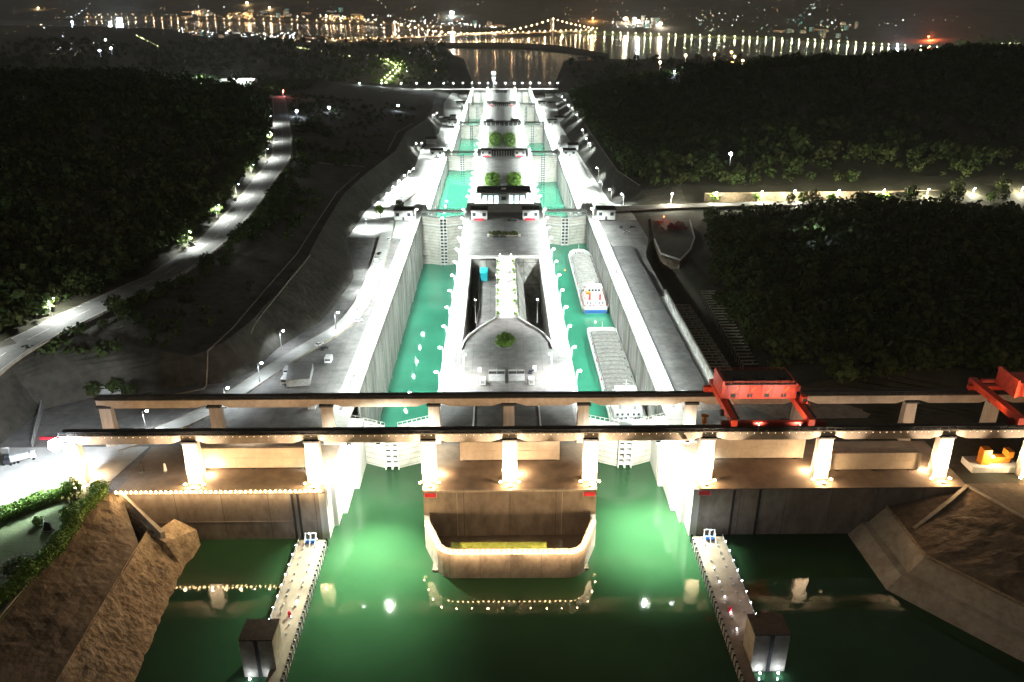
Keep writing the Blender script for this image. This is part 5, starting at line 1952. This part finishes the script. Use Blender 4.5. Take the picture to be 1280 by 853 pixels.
# scrub on the dark plateau between the left road and the bench
sc_ = []
for i in range(1500):
    y = 300 + 1100 * rnd.random()
    s = section(LEFT, y)
    a, b = abs(s[3][0]) + 6, abs(s[4][0]) - 5
    x = -lerp(b, a, rnd.random() ** 1.8)
    if fbm(x / 25, y / 25) < .0:
        continue
    sc_.append((x, y, terrain_z(x, y) - .6, rnd.uniform(1.2, 3.2)))
forest('scrub', sc_, M['leaf'], 30, .5, 'dark scrub on the slope between the left road and the lock cutting')


def make_tree(kind, rx, rz, trunk, n, s, mat):
    r = empty(kind, (0, 0, 0))
    w = MB()
    w.tube((0, 0, -.4), (0.1, 0, trunk), .32, .2, n=7)
    for i in range(5):
        a = i * 1.256 + .4
        w.tube((0.1, 0, trunk * .85), (math.cos(a) * rx * .55, math.sin(a) * rx * .55, trunk + rz * (.5 + .1 * i)), .14, .05, n=5)
    w.build('trunk', M['bark'], r)
    A = lambda v: np.array([v], float)
    V = leaf_cloud(A(0), A(0), A(trunk + rz * .75), A(rx), A(rz), n, s)
    me = quads_mesh('crown', V, mat)
    c = bpy.data.objects.new('crown', me)
    COL.objects.link(c)
    c.parent = r
    return r


T1 = make_tree('broadleaf_tree', 4.2, 3.8, 3.2, 340, .95, M['leaf'])
T2 = make_tree('broadleaf_tree', 3.3, 4.4, 3.0, 300, .85, M['leaf2'])
T3 = make_tree('broadleaf_tree', 2.6, 2.4, 2.4, 260, .7, M['hedge'])
used = set()


def put_tree(T, x, y, z, sc, lab, grp, cat='tree'):
    rz = rnd.random() * 6.28
    s3 = (sc, sc, sc * rnd.uniform(.85, 1.2))
    if id(T) not in used:
        used.add(id(T))
        T.location = (x, y, z)
        T.rotation_euler = (0, 0, rz)
        T.scale = s3
        tag(T, lab, cat, grp)
    else:
        c = copy_tree(T, (x, y, z), rz, lab, grp, s3)
        c['category'] = cat


for i in range(46):        # roadside trees, left
    y = 262 + i * 13.5 + rnd.uniform(-3, 3)
    s = section(LEFT, y)
    x = s[5][0] - rnd.uniform(5.5, 11)
    put_tree(T1 if i % 3 else T2, x, y, terrain_z(x, y), rnd.uniform(.8, 1.3), 'green lamp-lit tree along the outer side of the curving road on the left hill', 'trees along the left hill road')
for i in range(40):
    y = 322 + i * 7.6 + rnd.uniform(-3, 3)
    s = section(LEFT, y)
    x = s[4][0] + rnd.uniform(5.5, 14)
    put_tree(T1, x, y, terrain_z(x, y), rnd.uniform(.5, 1.0), 'dark tree on the inner side of the curving left road, nearest its lower bend', 'trees on the inner side of the left hill road')
for px in (984, 1000, 1012, 1036, 1046, 1072, 1080, 1096, 1118, 1136, 1150, 1180, 1196, 1210, 1240, 1256, 1270, 895, 951):
    p = at(px, 256, 0)
    yy = interp([(q[0], q[1]) for q in P3], p.x) - 9 + rnd.uniform(-1.5, 14) * (1 if rnd.random() < .5 else 0)
    yy = yy if yy < 625 or True else yy
    put_tree(T3 if rnd.random() < .6 else T2, p.x, (interp([(q[0], q[1]) for q in P3], p.x) + (9.5 if px % 4 else -9)), -.5, rnd.uniform(1.0, 1.7), 'bright yellow-green tree beside the lamp-lit road at the right', 'roadside trees on the right')
for i in range(70):        # near edge of the right wood
    y = 318 + rnd.random() * 262
    x = 124 + max(0, (y - 430)) * .25 + (20 if y < 330 else 0) + rnd.uniform(-6, 34)
    put_tree(T1 if i % 2 else T2, x, y, terrain_z(x, y), rnd.uniform(.9, 1.5), 'dark green tree at the near edge of the right wood, facing the lock', 'trees at the near edge of the right wood')
for x in (-176, -168, -160, -150):
    put_tree(T1, x, 300 + rnd.uniform(-6, 6), 0, rnd.uniform(.6, .9), 'green tree seen between the two crane runways at the left', 'trees between the runways at the left')
put_tree(T3, -96, 600, 0, 1.4, 'round tree on the left bank below the second gates', None)
p = at(513, 252, -10)
put_tree(T2, -82, 610, 0, 1.0, 'dark tree behind the left bank gate house of the second gates', None)

# clipped hedges
B1 = make_tree('hedge_shrub', 2.5, 2.3, .7, 900, .36, M['hedge'])
B2 = make_tree('hedge_shrub', 2.2, 2.0, .6, 800, .36, M['hedge'])
line1 = [at(px, py, 0) for px, py in ((-20, 664), (10, 648), (40, 636), (62, 628), (84, 622), (104, 619))]
line2 = [at(px, py, 0) for px, py in ((126, 619), (120, 629), (108, 640), (96, 652), (88, 668), (74, 690), (50, 712), (25, 735), (-10, 765))]
for line, nm in ((line1, 'along the back of the lawn at the left'), (line2, 'along the kerb above the dark slope at the left')):
    L_ = [(a - b).length for a, b in zip(line, line[1:])]
    n = int(sum(L_) / 2.3)
    for i in range(n):
        s_ = sum(L_) * i / n
        for k, l in enumerate(L_):
            if s_ < l:
                break
            s_ -= l
        p = line[k].lerp(line[k + 1], s_ / l)
        put_tree(B1 if rnd.random() < .6 else B2, p.x + rnd.uniform(-.3, .3), p.y + rnd.uniform(-.3, .3), 0, rnd.uniform(.85, 1.3), 'rounded green shrub in the hedge ' + nm, 'hedge shrubs ' + nm, 'shrub')
for px, py, lab in ((82, 644, 'small low shrub alone near the middle of the left lawn'), (48, 657, 'tiny shrub beside the dark slab on the left lawn')):
    p = at(px, py, 0)
    put_tree(B2, p.x, p.y, 0, .7, lab, None, 'shrub')
# flowering bed and stone ring on the lawn
rr = empty('flower_bed', at(22, 710, 0), 'curved flower bed with pale stones on the lawn at the left edge', 'flower bed')
p = at(22, 708, 0)
w = MB()
for i in range(60):
    a = rnd.random() * 6.28
    w.ico((p.x + math.cos(a) * rnd.uniform(1, 4), p.y + math.sin(a) * rnd.uniform(1, 4), .4), .3 + .3 * rnd.random())
w.build('plants', M['leaf'], rr)
w = MB()
for i in range(22):
    a = i * .286
    w.ico((p.x + math.cos(a) * 5, p.y + math.sin(a) * 5, .25), .4)
w.build('stones', M['white'], rr)

# round green shrubbery on the plaza and the island gardens
rr = empty('planting_bed', (-1.6, 358, 0), 'rounded bright green shrub bed at the centre of the island plaza', 'planting bed')
w = MB()
n = 16
w.prism([(-1.8 + 5 * math.cos(2 * math.pi * i / n), 358.5 + 8.5 * math.sin(2 * math.pi * i / n)) for i in range(n)], 0, .5)
w.build('kerb', M['plaza'], rr)
k = 50
ang = rg.rand(k) * 6.28
rad = rg.rand(k) ** .5
V = leaf_cloud(-1.8 + 4.3 * rad * np.cos(ang), 358.5 + 7.8 * rad * np.sin(ang), np.full(k, 1.2), np.full(k, 1.5), np.full(k, 1.3), 60, .5)
o = bpy.data.objects.new('shrubs', quads_mesh('shrubs', V - np.array([-1.6, 358, 0]), M['hedge']))
COL.objects.link(o)
o.parent = rr
for (cx, cy2, z, hw, hl, lab) in ((-12, 800, -15, 7.5, 34, 'left parterre of curled green hedges on the second island'), (10, 800, -15, 7.5, 34, 'right parterre of curled green hedges on the second island'),
                                  (-11, 1120, -28, 8.5, 60, 'left half of the green garden on the third island'), (9, 1120, -28, 8.5, 60, 'right half of the green garden on the third island')):
    rr = empty('garden_bed', (cx, cy2, z), lab, 'garden bed')
    MB().box(cx - hw, cx + hw, cy2 - hl, cy2 + hl, z, z + .3).build('lawn', M['lawn'], rr)
    pts_ = []
    for ring_ in range(2):
        for i in range(40):
            a = i / 40 * 6.28
            pts_.append((cx + math.cos(a) * hw * (.8 - .4 * ring_), cy2 + math.sin(a) * hl * (.8 - .4 * ring_)))
    P_ = np.array(pts_)
    V = leaf_cloud(P_[:, 0], P_[:, 1], np.full(len(P_), z + 1.3), np.full(len(P_), 1.6), np.full(len(P_), 1.2), 30, .9)
    o = bpy.data.objects.new('hedge', quads_mesh('hedge', V - np.array([cx, cy2, z]), M['hedge']))
    COL.objects.link(o)
    o.parent = rr
# shrubs on the octagonal platform, the red light put into their colour
pc = at(838, 283, 0)
rr = empty('shrub_bed', pc, 'reddish shrubs on the octagonal platform at the right', 'shrubs')
k = 30
V = leaf_cloud(pc.x + rg.uniform(-10, 10, k), pc.y + rg.uniform(-12, 12, k), np.full(k, .8), np.full(k, 1.6), np.full(k, 1.2), 50, .5)
o = bpy.data.objects.new('shrubs', quads_mesh('shrubs', V - np.array(tuple(pc)), M['redleaf']))
COL.objects.link(o)
o.parent = rr
MB().ico((pc.x - 2, pc.y + 16, 3), .5).build('red_lamp', M['fire'], rr)
point('red_lamp_light', (pc.x - 2, pc.y + 14, 4), 2500, (1, .15, .08), rr, .3)

# ------------------------------------------------------------------ the far shore
from mathutils.bvhtree import BVHTree
far_obj = [o for o in COL.objects if o.name.startswith('ground') and o.data.materials[0].name == 'far_land'][0]
gv = [tuple(v.co) for v in far_obj.data.vertices]
gf = [tuple(p.vertices) for p in far_obj.data.polygons]
n0 = len(gv)
gv += [(-12000, 1990, WZ), (12000, 1990, WZ), (12000, 11500, WZ), (-12000, 11500, WZ)]
gf.append((n0, n0 + 1, n0 + 2, n0 + 3))
BV = BVHTree.FromPolygons(gv, gf)


def hit(px, py):
    a = (px - 640) / 996
    b = (426.5 - py) / 996
    d = Vector([FW[i] + a * RT[i] + b * UP[i] for i in range(3)]).normalized()
    h = BV.ray_cast(Vector(CAMP), d, 40000)[0]
    if h is None:
        h = Vector(CAMP) + d * 12000
    return h


# woods on the low land between the locks and the river
lw = []
for i in range(3200):
    px = rnd.uniform(-60, 1340)
    py = rnd.uniform(46, 118)
    p = hit(px, py)
    if abs(p.z - WZ) < 1.5 or p.y > 4600 or (560 < px < 712):
        continue
    lw.append((p.x, p.y, p.z, rnd.uniform(6, 15) * p.y / 3500))
forest('forest', lw, M['leaf'], 16, .7, 'dark woods on the low land between the locks and the river')

# suspension bridge
ta, tb_ = at(493, 52, WZ), at(690, 44, WZ)
dirv = (tb_ - ta)
dirv.z = 0
span = dirv.length
dirv.normalize()
nv_ = Vector((-dirv.y, dirv.x, 0))
br = empty('suspension_bridge', (ta + tb_) / 2, 'long suspension bridge with two lit towers and lamp-lined cables over the river', 'bridge')
DZ = -92
th_ = 105
a0 = ta - dirv * 420
b0 = tb_ + dirv * 520


def obox(w, p, q, hw, z0, z1):
    c = [p - nv_ * hw, q - nv_ * hw, q + nv_ * hw, p + nv_ * hw]
    w.hexa([(v.x, v.y, z0) for v in c], [(v.x, v.y, z1) for v in c])


w = MB()
obox(w, a0, b0, 10, DZ - 3, DZ)
w.build('deck', M['beam'], br)
w = MB()
obox(w, a0, b0, 10.6, DZ + 1, DZ + 2.2)
w.build('deck_light_line', emit_mat('deck_glow', (1, .55, .25), .8), br)
for t_ in (ta, tb_):
    w = MB()
    for s_ in (-11, 11):
        c = t_ + nv_ * s_
        u = [c - dirv * 4 - nv_ * 3, c + dirv * 4 - nv_ * 3, c + dirv * 4 + nv_ * 3, c - dirv * 4 + nv_ * 3]
        w.hexa([(v.x, v.y, WZ - 5) for v in u], [(v.x, v.y, WZ + th_) for v in u])
    for zz in (WZ + 14, WZ + 60, WZ + th_ - 8):
        u = [t_ - dirv * 3 - nv_ * 11, t_ + dirv * 3 - nv_ * 11, t_ + dirv * 3 + nv_ * 11, t_ - dirv * 3 + nv_ * 11]
        w.hexa([(v.x, v.y, zz) for v in u], [(v.x, v.y, zz + 6) for v in u])
    tw = w.build('tower', M['white'], br)
    p_ = t_ - nv_ * 60
    point('tower_floodlight', (p_.x, p_.y, DZ + 12), 1.8e6, (1, .75, .5), br, 3, 70, (t_.x, t_.y, WZ + 70), .5)
for s_ in (-10, 10):
    w = MB()
    lm = MB()
    for p, q, zp, zq, sag in ((ta, tb_, WZ + th_, WZ + th_, 78), (a0, ta, DZ + 2, WZ + th_, 10), (tb_, b0, WZ + th_, DZ + 2, 10)):
        prev = None
        N_ = 26 if sag > 20 else 12
        for i in range(N_ + 1):
            t = i / N_
            c = p.lerp(q, t) + nv_ * s_
            c.z = lerp(zp, zq, t) - 4 * sag * t * (1 - t)
            if prev is not None:
                w.tube(prev, c, 1.0, n=4)
            if s_ < 0 and not (p is a0):
                lm.octa(tuple(c + Vector((0, 0, 2))), 4.6)
            prev = c
    w.build('cable', M['darksteel'], br)
    if s_ < 0:
        lm.build('cable_lamps', M['lampwarm'], br)
lm = MB()
i = 0
for k in range(46):
    c = a0.lerp(b0, k / 45) - nv_ * 10
    lm.octa((c.x, c.y, DZ + 9), 2.4)
    if k % 3 == 0:
        point('deck_lamp_light', (c.x, c.y - 6, DZ + 9), 2.6e5, (1, .6, .3), br, 1.5)
lm.build('deck_lamps', M['lampwarm'], br)

# breakwater between the channel mouth and the river
P_ = [at(px, py, WZ) for px, py in ((500, 57), (560, 60), (640, 61), (700, 66), (760, 74))]
Q_ = [at(px, py, WZ) for px, py in ((500, 52), (560, 54.5), (640, 54), (700, 58), (760, 68))]
w = MB()
for (p, q), (p2, q2) in zip(zip(P_, Q_), zip(P_[1:], Q_[1:])):
    w.hexa([(p.x, p.y, WZ - 5), (p2.x, p2.y, WZ - 5), (q2.x, q2.y, WZ - 5), (q.x, q.y, WZ - 5)], [(p.x + 10, p.y + 30, WZ + 5), (p2.x + 10, p2.y + 30, WZ + 5), (q2.x, q2.y - 30, WZ + 5), (q.x, q.y - 30, WZ + 5)])
tag(w.build('breakwater', M['shoreland']), 'dark low breakwater between the channel mouth and the river', 'breakwater')

# riverside lamps that mirror in the river
PL = empty('street_lamp', (0, 0, 0))
MB().tube((0, 0, 0), (0, 0, 9), .5, n=4).build('pole', M['steel'], PL)
MB().octa((0, 0, 10.5), 2.5).build('lamp_head', M['greenlamp'], PL)
point('lamp_light', (0, -8, 11), 7e4, YG, PL, 1.5)
sp = []
for i in range(58):
    px = 703 + i * 10.2 + rnd.uniform(-2, 2)
    if 1135 < px < 1150:
        continue
    py = interp(FARB, px) - (1.6 if px < 1000 else 2.2)
    p = hit(px, py)
    sp.append((tuple(p + Vector((0, 0, .2))), 0, 'yellow-green lamp in the row along the far river bank', 'lamps along the far river bank'))
plant_lamps(PL, sp)
PL2 = empty('street_lamp', (0, 0, 0))
MB().tube((0, 0, 0), (0, 0, 9), .6, n=4).build('pole', M['steel'], PL2)
MB().octa((0, 0, 10.5), 2.6).build('lamp_head', M['lampwarm'], PL2)
point('lamp_light', (0, -10, 11), 8e4, (1, .66, .38), PL2, 2)
sp = []
for i in range(44):
    px = 108 + i * 10.6 + rnd.uniform(-3, 3)
    py = interp(FARB, px) - 1.4
    p = hit(px, py)
    sp.append((tuple(p), 0, 'warm lamp on the far bank waterfront left of the bridge', 'lamps on the far waterfront'))
plant_lamps(PL2, sp)

# town lights nobody could count, by colour
tm = {'lampwhite': MB(), 'lampwarm': MB(), 'sodium': MB(), 'greenlamp': MB(), 'teal': MB(), 'lampcool': MB()}


def sprinkle(n, x0, x1, y0, y1, r, cols_, line=None, jit=1.0):
    for i in range(n):
        if line:
            t = rnd.random() * (len(line) - 1)
            k = min(int(t), len(line) - 2)
            px = lerp(line[k][0], line[k + 1][0], t - k) + rnd.gauss(0, jit)
            py = lerp(line[k][1], line[k + 1][1], t - k) + rnd.gauss(0, jit * .5)
        else:
            px, py = rnd.uniform(x0, x1), rnd.uniform(y0, y1)
        p = hit(px, py)
        if abs(p.z - WZ) < .3:
            continue
        d = p.y / 5000
        tm[rnd.choice(cols_)].octa((p.x, p.y, p.z + 5 * d + 3), r * d * rnd.choice((.22, .28, .35, .45, .8)))


ww = ['lampwarm', 'lampwarm', 'lampwhite', 'sodium']
wh = ['lampwhite', 'lampwhite', 'lampwarm', 'lampwhite', 'lampcool']
sprinkle(80, 105, 270, 15, 24, 1.9, ww, line=[(105, 19), (200, 20.5), (330, 21.5), (380, 22.5)], jit=1.1)
sprinkle(50, 240, 262, 15, 21, 2.2, ww)
sprinkle(60, 285, 318, 17, 24, 2.4, ['lampwarm', 'sodium'])
sprinkle(70, 400, 430, 20, 27, 2.4, ww)
sprinkle(50, 430, 456, 22, 28, 2.0, ['sodium', 'lampwarm'])
sprinkle(60, 450, 580, 20, 33, 1.4, wh)
sprinkle(70, 0, 0, 0, 0, 1.5, wh, line=[(505, 27), (560, 31), (600, 34), (635, 36)], jit=2.2)
sprinkle(80, 208, 330, 34, 50, 1.7, wh, line=[(212, 36), (240, 42), (290, 44), (330, 46)], jit=4)
sprinkle(60, 325, 372, 40, 54, 2.4, wh)
sprinkle(50, 370, 480, 42, 56, 1.4, ['lampwhite', 'lampwarm', 'sodium'])
sprinkle(40, 435, 510, 48, 54, 1.8, ['lampwarm', 'sodium', 'lampwhite'])
sprinkle(28, 0, 0, 0, 0, 2.0, ['greenlamp'], line=[(171, 46), (180, 51), (212, 66)], jit=.5)
sprinkle(40, 0, 0, 0, 0, 1.8, ['greenlamp'], line=[(365, 60), (400, 66), (440, 73)], jit=.6)
sprinkle(30, 0, 0, 0, 0, 1.6, ['greenlamp', 'lampwarm'], line=[(447, 56), (450, 66), (475, 73), (492, 82), (503, 86)], jit=.8)
sprinkle(40, 500, 560, 58, 92, 1.1, wh)
sprinkle(60, 0, 130, 6, 50, 1.1, ['lampwarm', 'lampcool', 'sodium'])
sprinkle(34, 60, 145, 55, 72, 1.2, ['lampcool', 'lampwarm', 'greenlamp'])
sprinkle(120, 200, 1060, 2, 16, 1.0, ['lampwarm', 'lampwhite', 'sodium'])
sprinkle(60, 700, 900, 14, 34, 1.2, ww)
sprinkle(60, 765, 832, 24, 37, 1.6, ['lampwarm', 'lampwhite'])
sprinkle(60, 960, 1072, 26, 54, 1.5, ['lampwhite', 'greenlamp', 'teal', 'lampwarm'])
sprinkle(50, 0, 0, 0, 0, 1.3, ['lampwhite', 'teal'], line=[(1022, 4), (1006, 22), (992, 30), (1050, 30)], jit=5)
sprinkle(50, 870, 960, 18, 42, 1.2, ['teal', 'lampwhite', 'greenlamp'])
sprinkle(34, 1060, 1280, 20, 40, .9, ['lampwhite', 'lampwarm', 'greenlamp'])
sprinkle(40, 0, 0, 0, 0, 1.2, ['greenlamp'], line=[(1240, 58), (1280, 55)], jit=1)
for k_, mb in tm.items():
    if mb.f:
        o = mb.build('town_lights', M[k_])
        tag(o, {'lampwhite': 'white', 'lampwarm': 'warm', 'sodium': 'orange', 'greenlamp': 'yellow-green', 'teal': 'teal', 'lampcool': 'bluish'}[k_] + ' specks of light scattered over the far town and hillsides', 'town lights', None, 'stuff')

# strong single lamps in the town
for px, py, r_, mat, pw, col, lab in ((565, 20, 20, 'lampwhite', 1.5e6, WHITE, 'very bright white floodlight high above the far bank, right of the left bridge tower'),
                                      (150, 29, 27, 'lampcool', 3.5e6, COOL, 'glaring white floodlight cluster near the far left waterfront'),  # head oversized, the glare around the lamp is put into its shape
                                      (138, 31, 10, 'lampwhite', 8e5, WHITE, 'white floodlight just left of the glaring cluster on the far left'),
                                      (782, 28, 20, 'lampwarm', 1.5e6, (1, .85, .7), 'largest of the three bright stadium floodlights right of the bridge'),
                                      (798, 31, 16, 'lampwhite', 1e6, WHITE, 'middle one of the three bright stadium floodlights right of the bridge'),
                                      (825, 34, 18, 'lampwarm', 1e6, (1, .85, .7), 'rightmost of the three bright stadium floodlights right of the bridge'),
                                      (1160, 50, 8, 'fire', 3e6, (1, .16, .05), 'glowing red-orange light low on the far right hills'),
                                      (1121, 60, 5, 'lampcool', 2.5e6, COOL, 'bluish lamp at the far right waterline with a long mirror streak'),
                                      (741, 26, 7, 'sodium', 1.5e6, SOD, 'orange light on the far hill right of the right bridge tower'),
                                      (567, 45, 9, 'lampwarm', 1.5e6, WARM, 'bright warm lamp on the river below the bridge deck'),
                                      (48, 12, 8, 'lampwarm', 1e6, WARM, 'warm lamp high on the hills at the far left'),
                                      (309, 6, 11, 'lampwarm', 1e6, WARM, 'pale warm lamp high on the hills above the far town'),
                                      (337, 12, 8, 'lampwarm', 1e6, WARM, 'warm lamp on the hills right of the highest one')):
    p = hit(px, py)
    rr = empty('floodlight', p, lab, 'floodlight')
    MB().tube((p.x, p.y, p.z - 1), (p.x, p.y, p.z + 14), .8, n=5).build('mast', M['steel'], rr)
    MB().ico((p.x, p.y, p.z + 14 + r_ * .5), r_ * p.y / 7500, .8).build('lamp_head', M[mat], rr)
    point('flood_or_fill_beam', (p.x, p.y - r_ * 3, p.z + 14 + r_ * .5), pw, col, rr, 2)
# hillside lamps behind the right wood
for px, py, mat, lab in ((857, 72, 'lampwarm', 'warm lamp among the trees on the right hilltop, leftmost of its cluster'), (893, 71, 'lampwarm', 'warm lamp on the right hilltop near the river edge'), (914, 68, 'sodium', 'orange lamp on the right hilltop, upper one of a pair'),
                         (918, 74, 'lampwarm', 'warm lamp on the right hilltop between two orange ones'), (915, 81, 'sodium', 'orange lamp lowest on the right hilltop'), (928, 79, 'lampwarm', 'rightmost warm lamp of the cluster on the right hilltop'),
                         (842, 92, 'lampcool', 'bluish lamp on the left flank of the right hill'), (825, 81, 'lampwarm', 'warm lamp on the left flank of the right hill'),
                         (125, 66, 'lampcool', 'bluish lamp on the dark left hill, left one of a pair'), (139, 63, 'lampcool', 'bluish lamp on the dark left hill, right one of a pair'), (132, 51, 'lampwhite', 'white lamp high on the dark left hill'), (90, 28, 'lampcool', 'bluish lamp on the skyline of the far left hill')):
    p = at(px, py, 45)
    if p.y > 1900:
        p = hit(px, py)
        k_ = p.y / 3000
    else:
        k_ = .6
    rr = empty('hill_lamp', p, lab, 'lamp')
    MB().tube((p.x, p.y, p.z - 14 * k_), (p.x, p.y, p.z + 4), .3, n=5).build('pole', M['steel'], rr)
    MB().ico((p.x, p.y, p.z + 4), 3.0 * k_ + .3).build('lamp_head', M[mat], rr)
    point('lamp_light', (p.x, p.y - 5, p.z + 2), 25000, SOD if mat == 'sodium' else ((1, .8, .6) if mat == 'lampwarm' else COOL), rr, .6)

# town buildings with lit fronts
BL = []
for v, (sx, sy, sz, nf, em) in enumerate(((40, 22, 22, 4, 'lampwarm'), (60, 24, 14, 3, 'lampwhite'), (26, 24, 48, 7, 'lampwarm'), (80, 30, 12, 2, 'sodium'), (34, 20, 30, 5, 'teal'))):
    r = empty('town_building', (0, 0, 0))
    MB().box(-sx / 2, sx / 2, -sy / 2, sy / 2, -4, sz).build('wall', M['tile'], r)
    MB().box(-sx / 2 - 1, sx / 2 + 1, -sy / 2 - 1, sy / 2 + 1, sz, sz + 1.5).build('roof', M['roof'], r)
    wm = emit_mat('lit_window', {'lampwarm': (1, .72, .4), 'lampwhite': (.9, 1, .95), 'sodium': (1, .45, .15), 'teal': (.3, 1, .9)}[em], 3)
    for f_ in range(nf):
        z0 = sz * (f_ + .35) / nf
        for c_ in range(int(sx / 10)):
            if rnd.random() < .5:
                x = -sx / 2 + 5 + 10 * c_
                MB().box(x - 1.6, x + 1.6, -sy / 2 - .2, -sy / 2 + .1, z0, z0 + sz * .4 / nf).build('window', wm, r)
    BL.append(r)
bu = set()
zones = [((210, 330), (36, 49), 12, 'on the near bank left of the bridge', 'near-bank town'), ((330, 480), (43, 54), 14, 'on the near bank by the left bridge tower', 'town by the left bridge tower'),
         ((230, 460), (15, 23), 18, 'on the far bank left of the bridge', 'far-bank town left of the bridge'), ((500, 640), (24, 35), 9, 'on the far bank behind the bridge', 'far-bank town behind the bridge'),
         ((760, 840), (26, 36), 10, 'around the stadium floodlights', 'buildings by the stadium lights'), ((950, 1075), (30, 50), 14, 'on the far bank at the right', 'far-bank town at the right')]
for (xr, yr, n, where, grp) in zones:
    for i in range(n):
        T = rnd.choice(BL)
        px, py = rnd.uniform(*xr), rnd.uniform(*yr)
        p = hit(px, py)
        if abs(p.z - WZ) < .5:
            continue
        sc_ = p.y / 6500
        lab = 'small lit building ' + where
        rz = rnd.uniform(-.5, .5)
        if id(T) not in bu:
            bu.add(id(T))
            T.location = p
            T.rotation_euler = (0, 0, rz)
            T.scale = (sc_,) * 3
            tag(T, lab, 'building', grp)
        else:
            c = copy_tree(T, p, rz, lab, grp, (sc_,) * 3)
            c['category'] = 'building'

# bright buildings and yards on the dark left hill
for (px0, px1, py, z, lab) in ((246, 262, 111, 32, 'brightly floodlit white hall on the left hilltop'), (276, 318, 107, 32, 'long floodlit white terrace on the left hilltop')):
    a, b = at(px0, py, z), at(px1, py, z)
    c = (a + b) / 2
    rr = empty('hill_building', c, lab, 'building')
    hw = (b.x - a.x) / 2
    MB().box(c.x - hw, c.x + hw, c.y, c.y + 16, z - 10, z + 6).build('wall', M['white'], rr)
    MB().hexa([(c.x - hw - 1, c.y - 1, z + 6), (c.x + hw + 1, c.y - 1, z + 6), (c.x + hw + 1, c.y + 17, z + 6), (c.x - hw - 1, c.y + 17, z + 6)], [(c.x - hw, c.y + 5, z + 9), (c.x + hw, c.y + 5, z + 9), (c.x + hw, c.y + 11, z + 9), (c.x - hw, c.y + 11, z + 9)]).build('roof', M['white'], rr)
    w = MB()
    for x in range(int(2 * hw / 7)):
        w.box(c.x - hw + 3 + 7 * x, c.x - hw + 5.5 + 7 * x, c.y - .15, c.y + .05, z, z + 3.5)
    w.build('window', M['glass'], rr)
    point('yard_light', (c.x, c.y - 14, z + 14), 90000, WHITE, rr, .6)
    point('yard_light', (c.x + hw * .6, c.y + 8, z + 20), 50000, WHITE, rr, .6)
# floodlit avenue left of the channel
pts_ = [hit(px, py) for px, py in ((470, 116), (482, 106), (490, 98), (500, 88), (492, 82), (478, 78))]
P5 = road([(p.x, p.y, p.z + 1.2) for p in pts_], 11, 'avenue', .3, 'deck', False)
LP6 = lamp_proto(12, 2, M['greenlamp'], 90000, YG, name='street_lamp', head=1.7)
sp = []
for i in range(4, len(P5) - 1, max(1, len(P5) // 22)):
    q = P5[i]
    sp.append(((q[0] + (12 if i % 2 else -12), q[1], q[2]), math.pi if i % 2 else 0, 'yellow-green street lamp along the bright avenue left of the far channel', 'street lamps of the bright avenue'))
plant_lamps(LP6, sp)
for i in range(3, len(P5) - 1, max(1, len(P5) // 24)):
    q = P5[i]
    put_tree(T3, q[0] + (18 if i % 2 else -18), q[1] + 4, q[2] - 1, 2.2, 'bright green tree lining the avenue left of the far channel', 'avenue trees')
# vehicles with tail lights where the left road meets the upper bend
pq = P1[-26]
car((pq[0] + 2, pq[1], pq[2] + .1), math.pi / 2, 'car with glowing red tail lights on the far bend of the left road', M['cardark'], None, True)
for dx, dy, nm in ((0, 26, 'first'), (-4, 44, 'second')):
    rr = empty('traffic_signal', (pq[0] + dx, pq[1] + dy, pq[2]), f'{"nearer" if nm == "first" else "farther"} red-glowing signal at the checkpoint on the left road bend', 'signal')
    MB().tube((pq[0] + dx, pq[1] + dy, pq[2]), (pq[0] + dx, pq[1] + dy, pq[2] + 5), .2, n=5).build('pole', M['steel'], rr)
    MB().ico((pq[0] + dx, pq[1] + dy, pq[2] + 5.3), 1.0).build('light', M['fire'], rr)
    point('signal_light', (pq[0] + dx, pq[1] + dy - 3, pq[2] + 5), 9000, (1, .25, .25), rr, .4)

# ------------------------------------------------------------------ night haze
hz = bpy.data.materials.new('night_haze')
hz.use_nodes = True
ht = hz.node_tree
for n_ in list(ht.nodes):
    ht.nodes.remove(n_)
ho = ht.nodes.new('ShaderNodeOutputMaterial')
hv = ht.nodes.new('ShaderNodeVolumePrincipled')
hv.inputs['Color'].default_value = (0.85, 0.88, 0.86, 1)
hv.inputs['Density'].default_value = 0.00005
hv.inputs['Anisotropy'].default_value = 0.3
ht.links.new(hv.outputs[0], ho.inputs['Volume'])
tag(MB().box(-15000, 15000, -1200, 21000, -160, 1200).build('haze', hz), kind='stuff')
cy.volume_bounces = 0
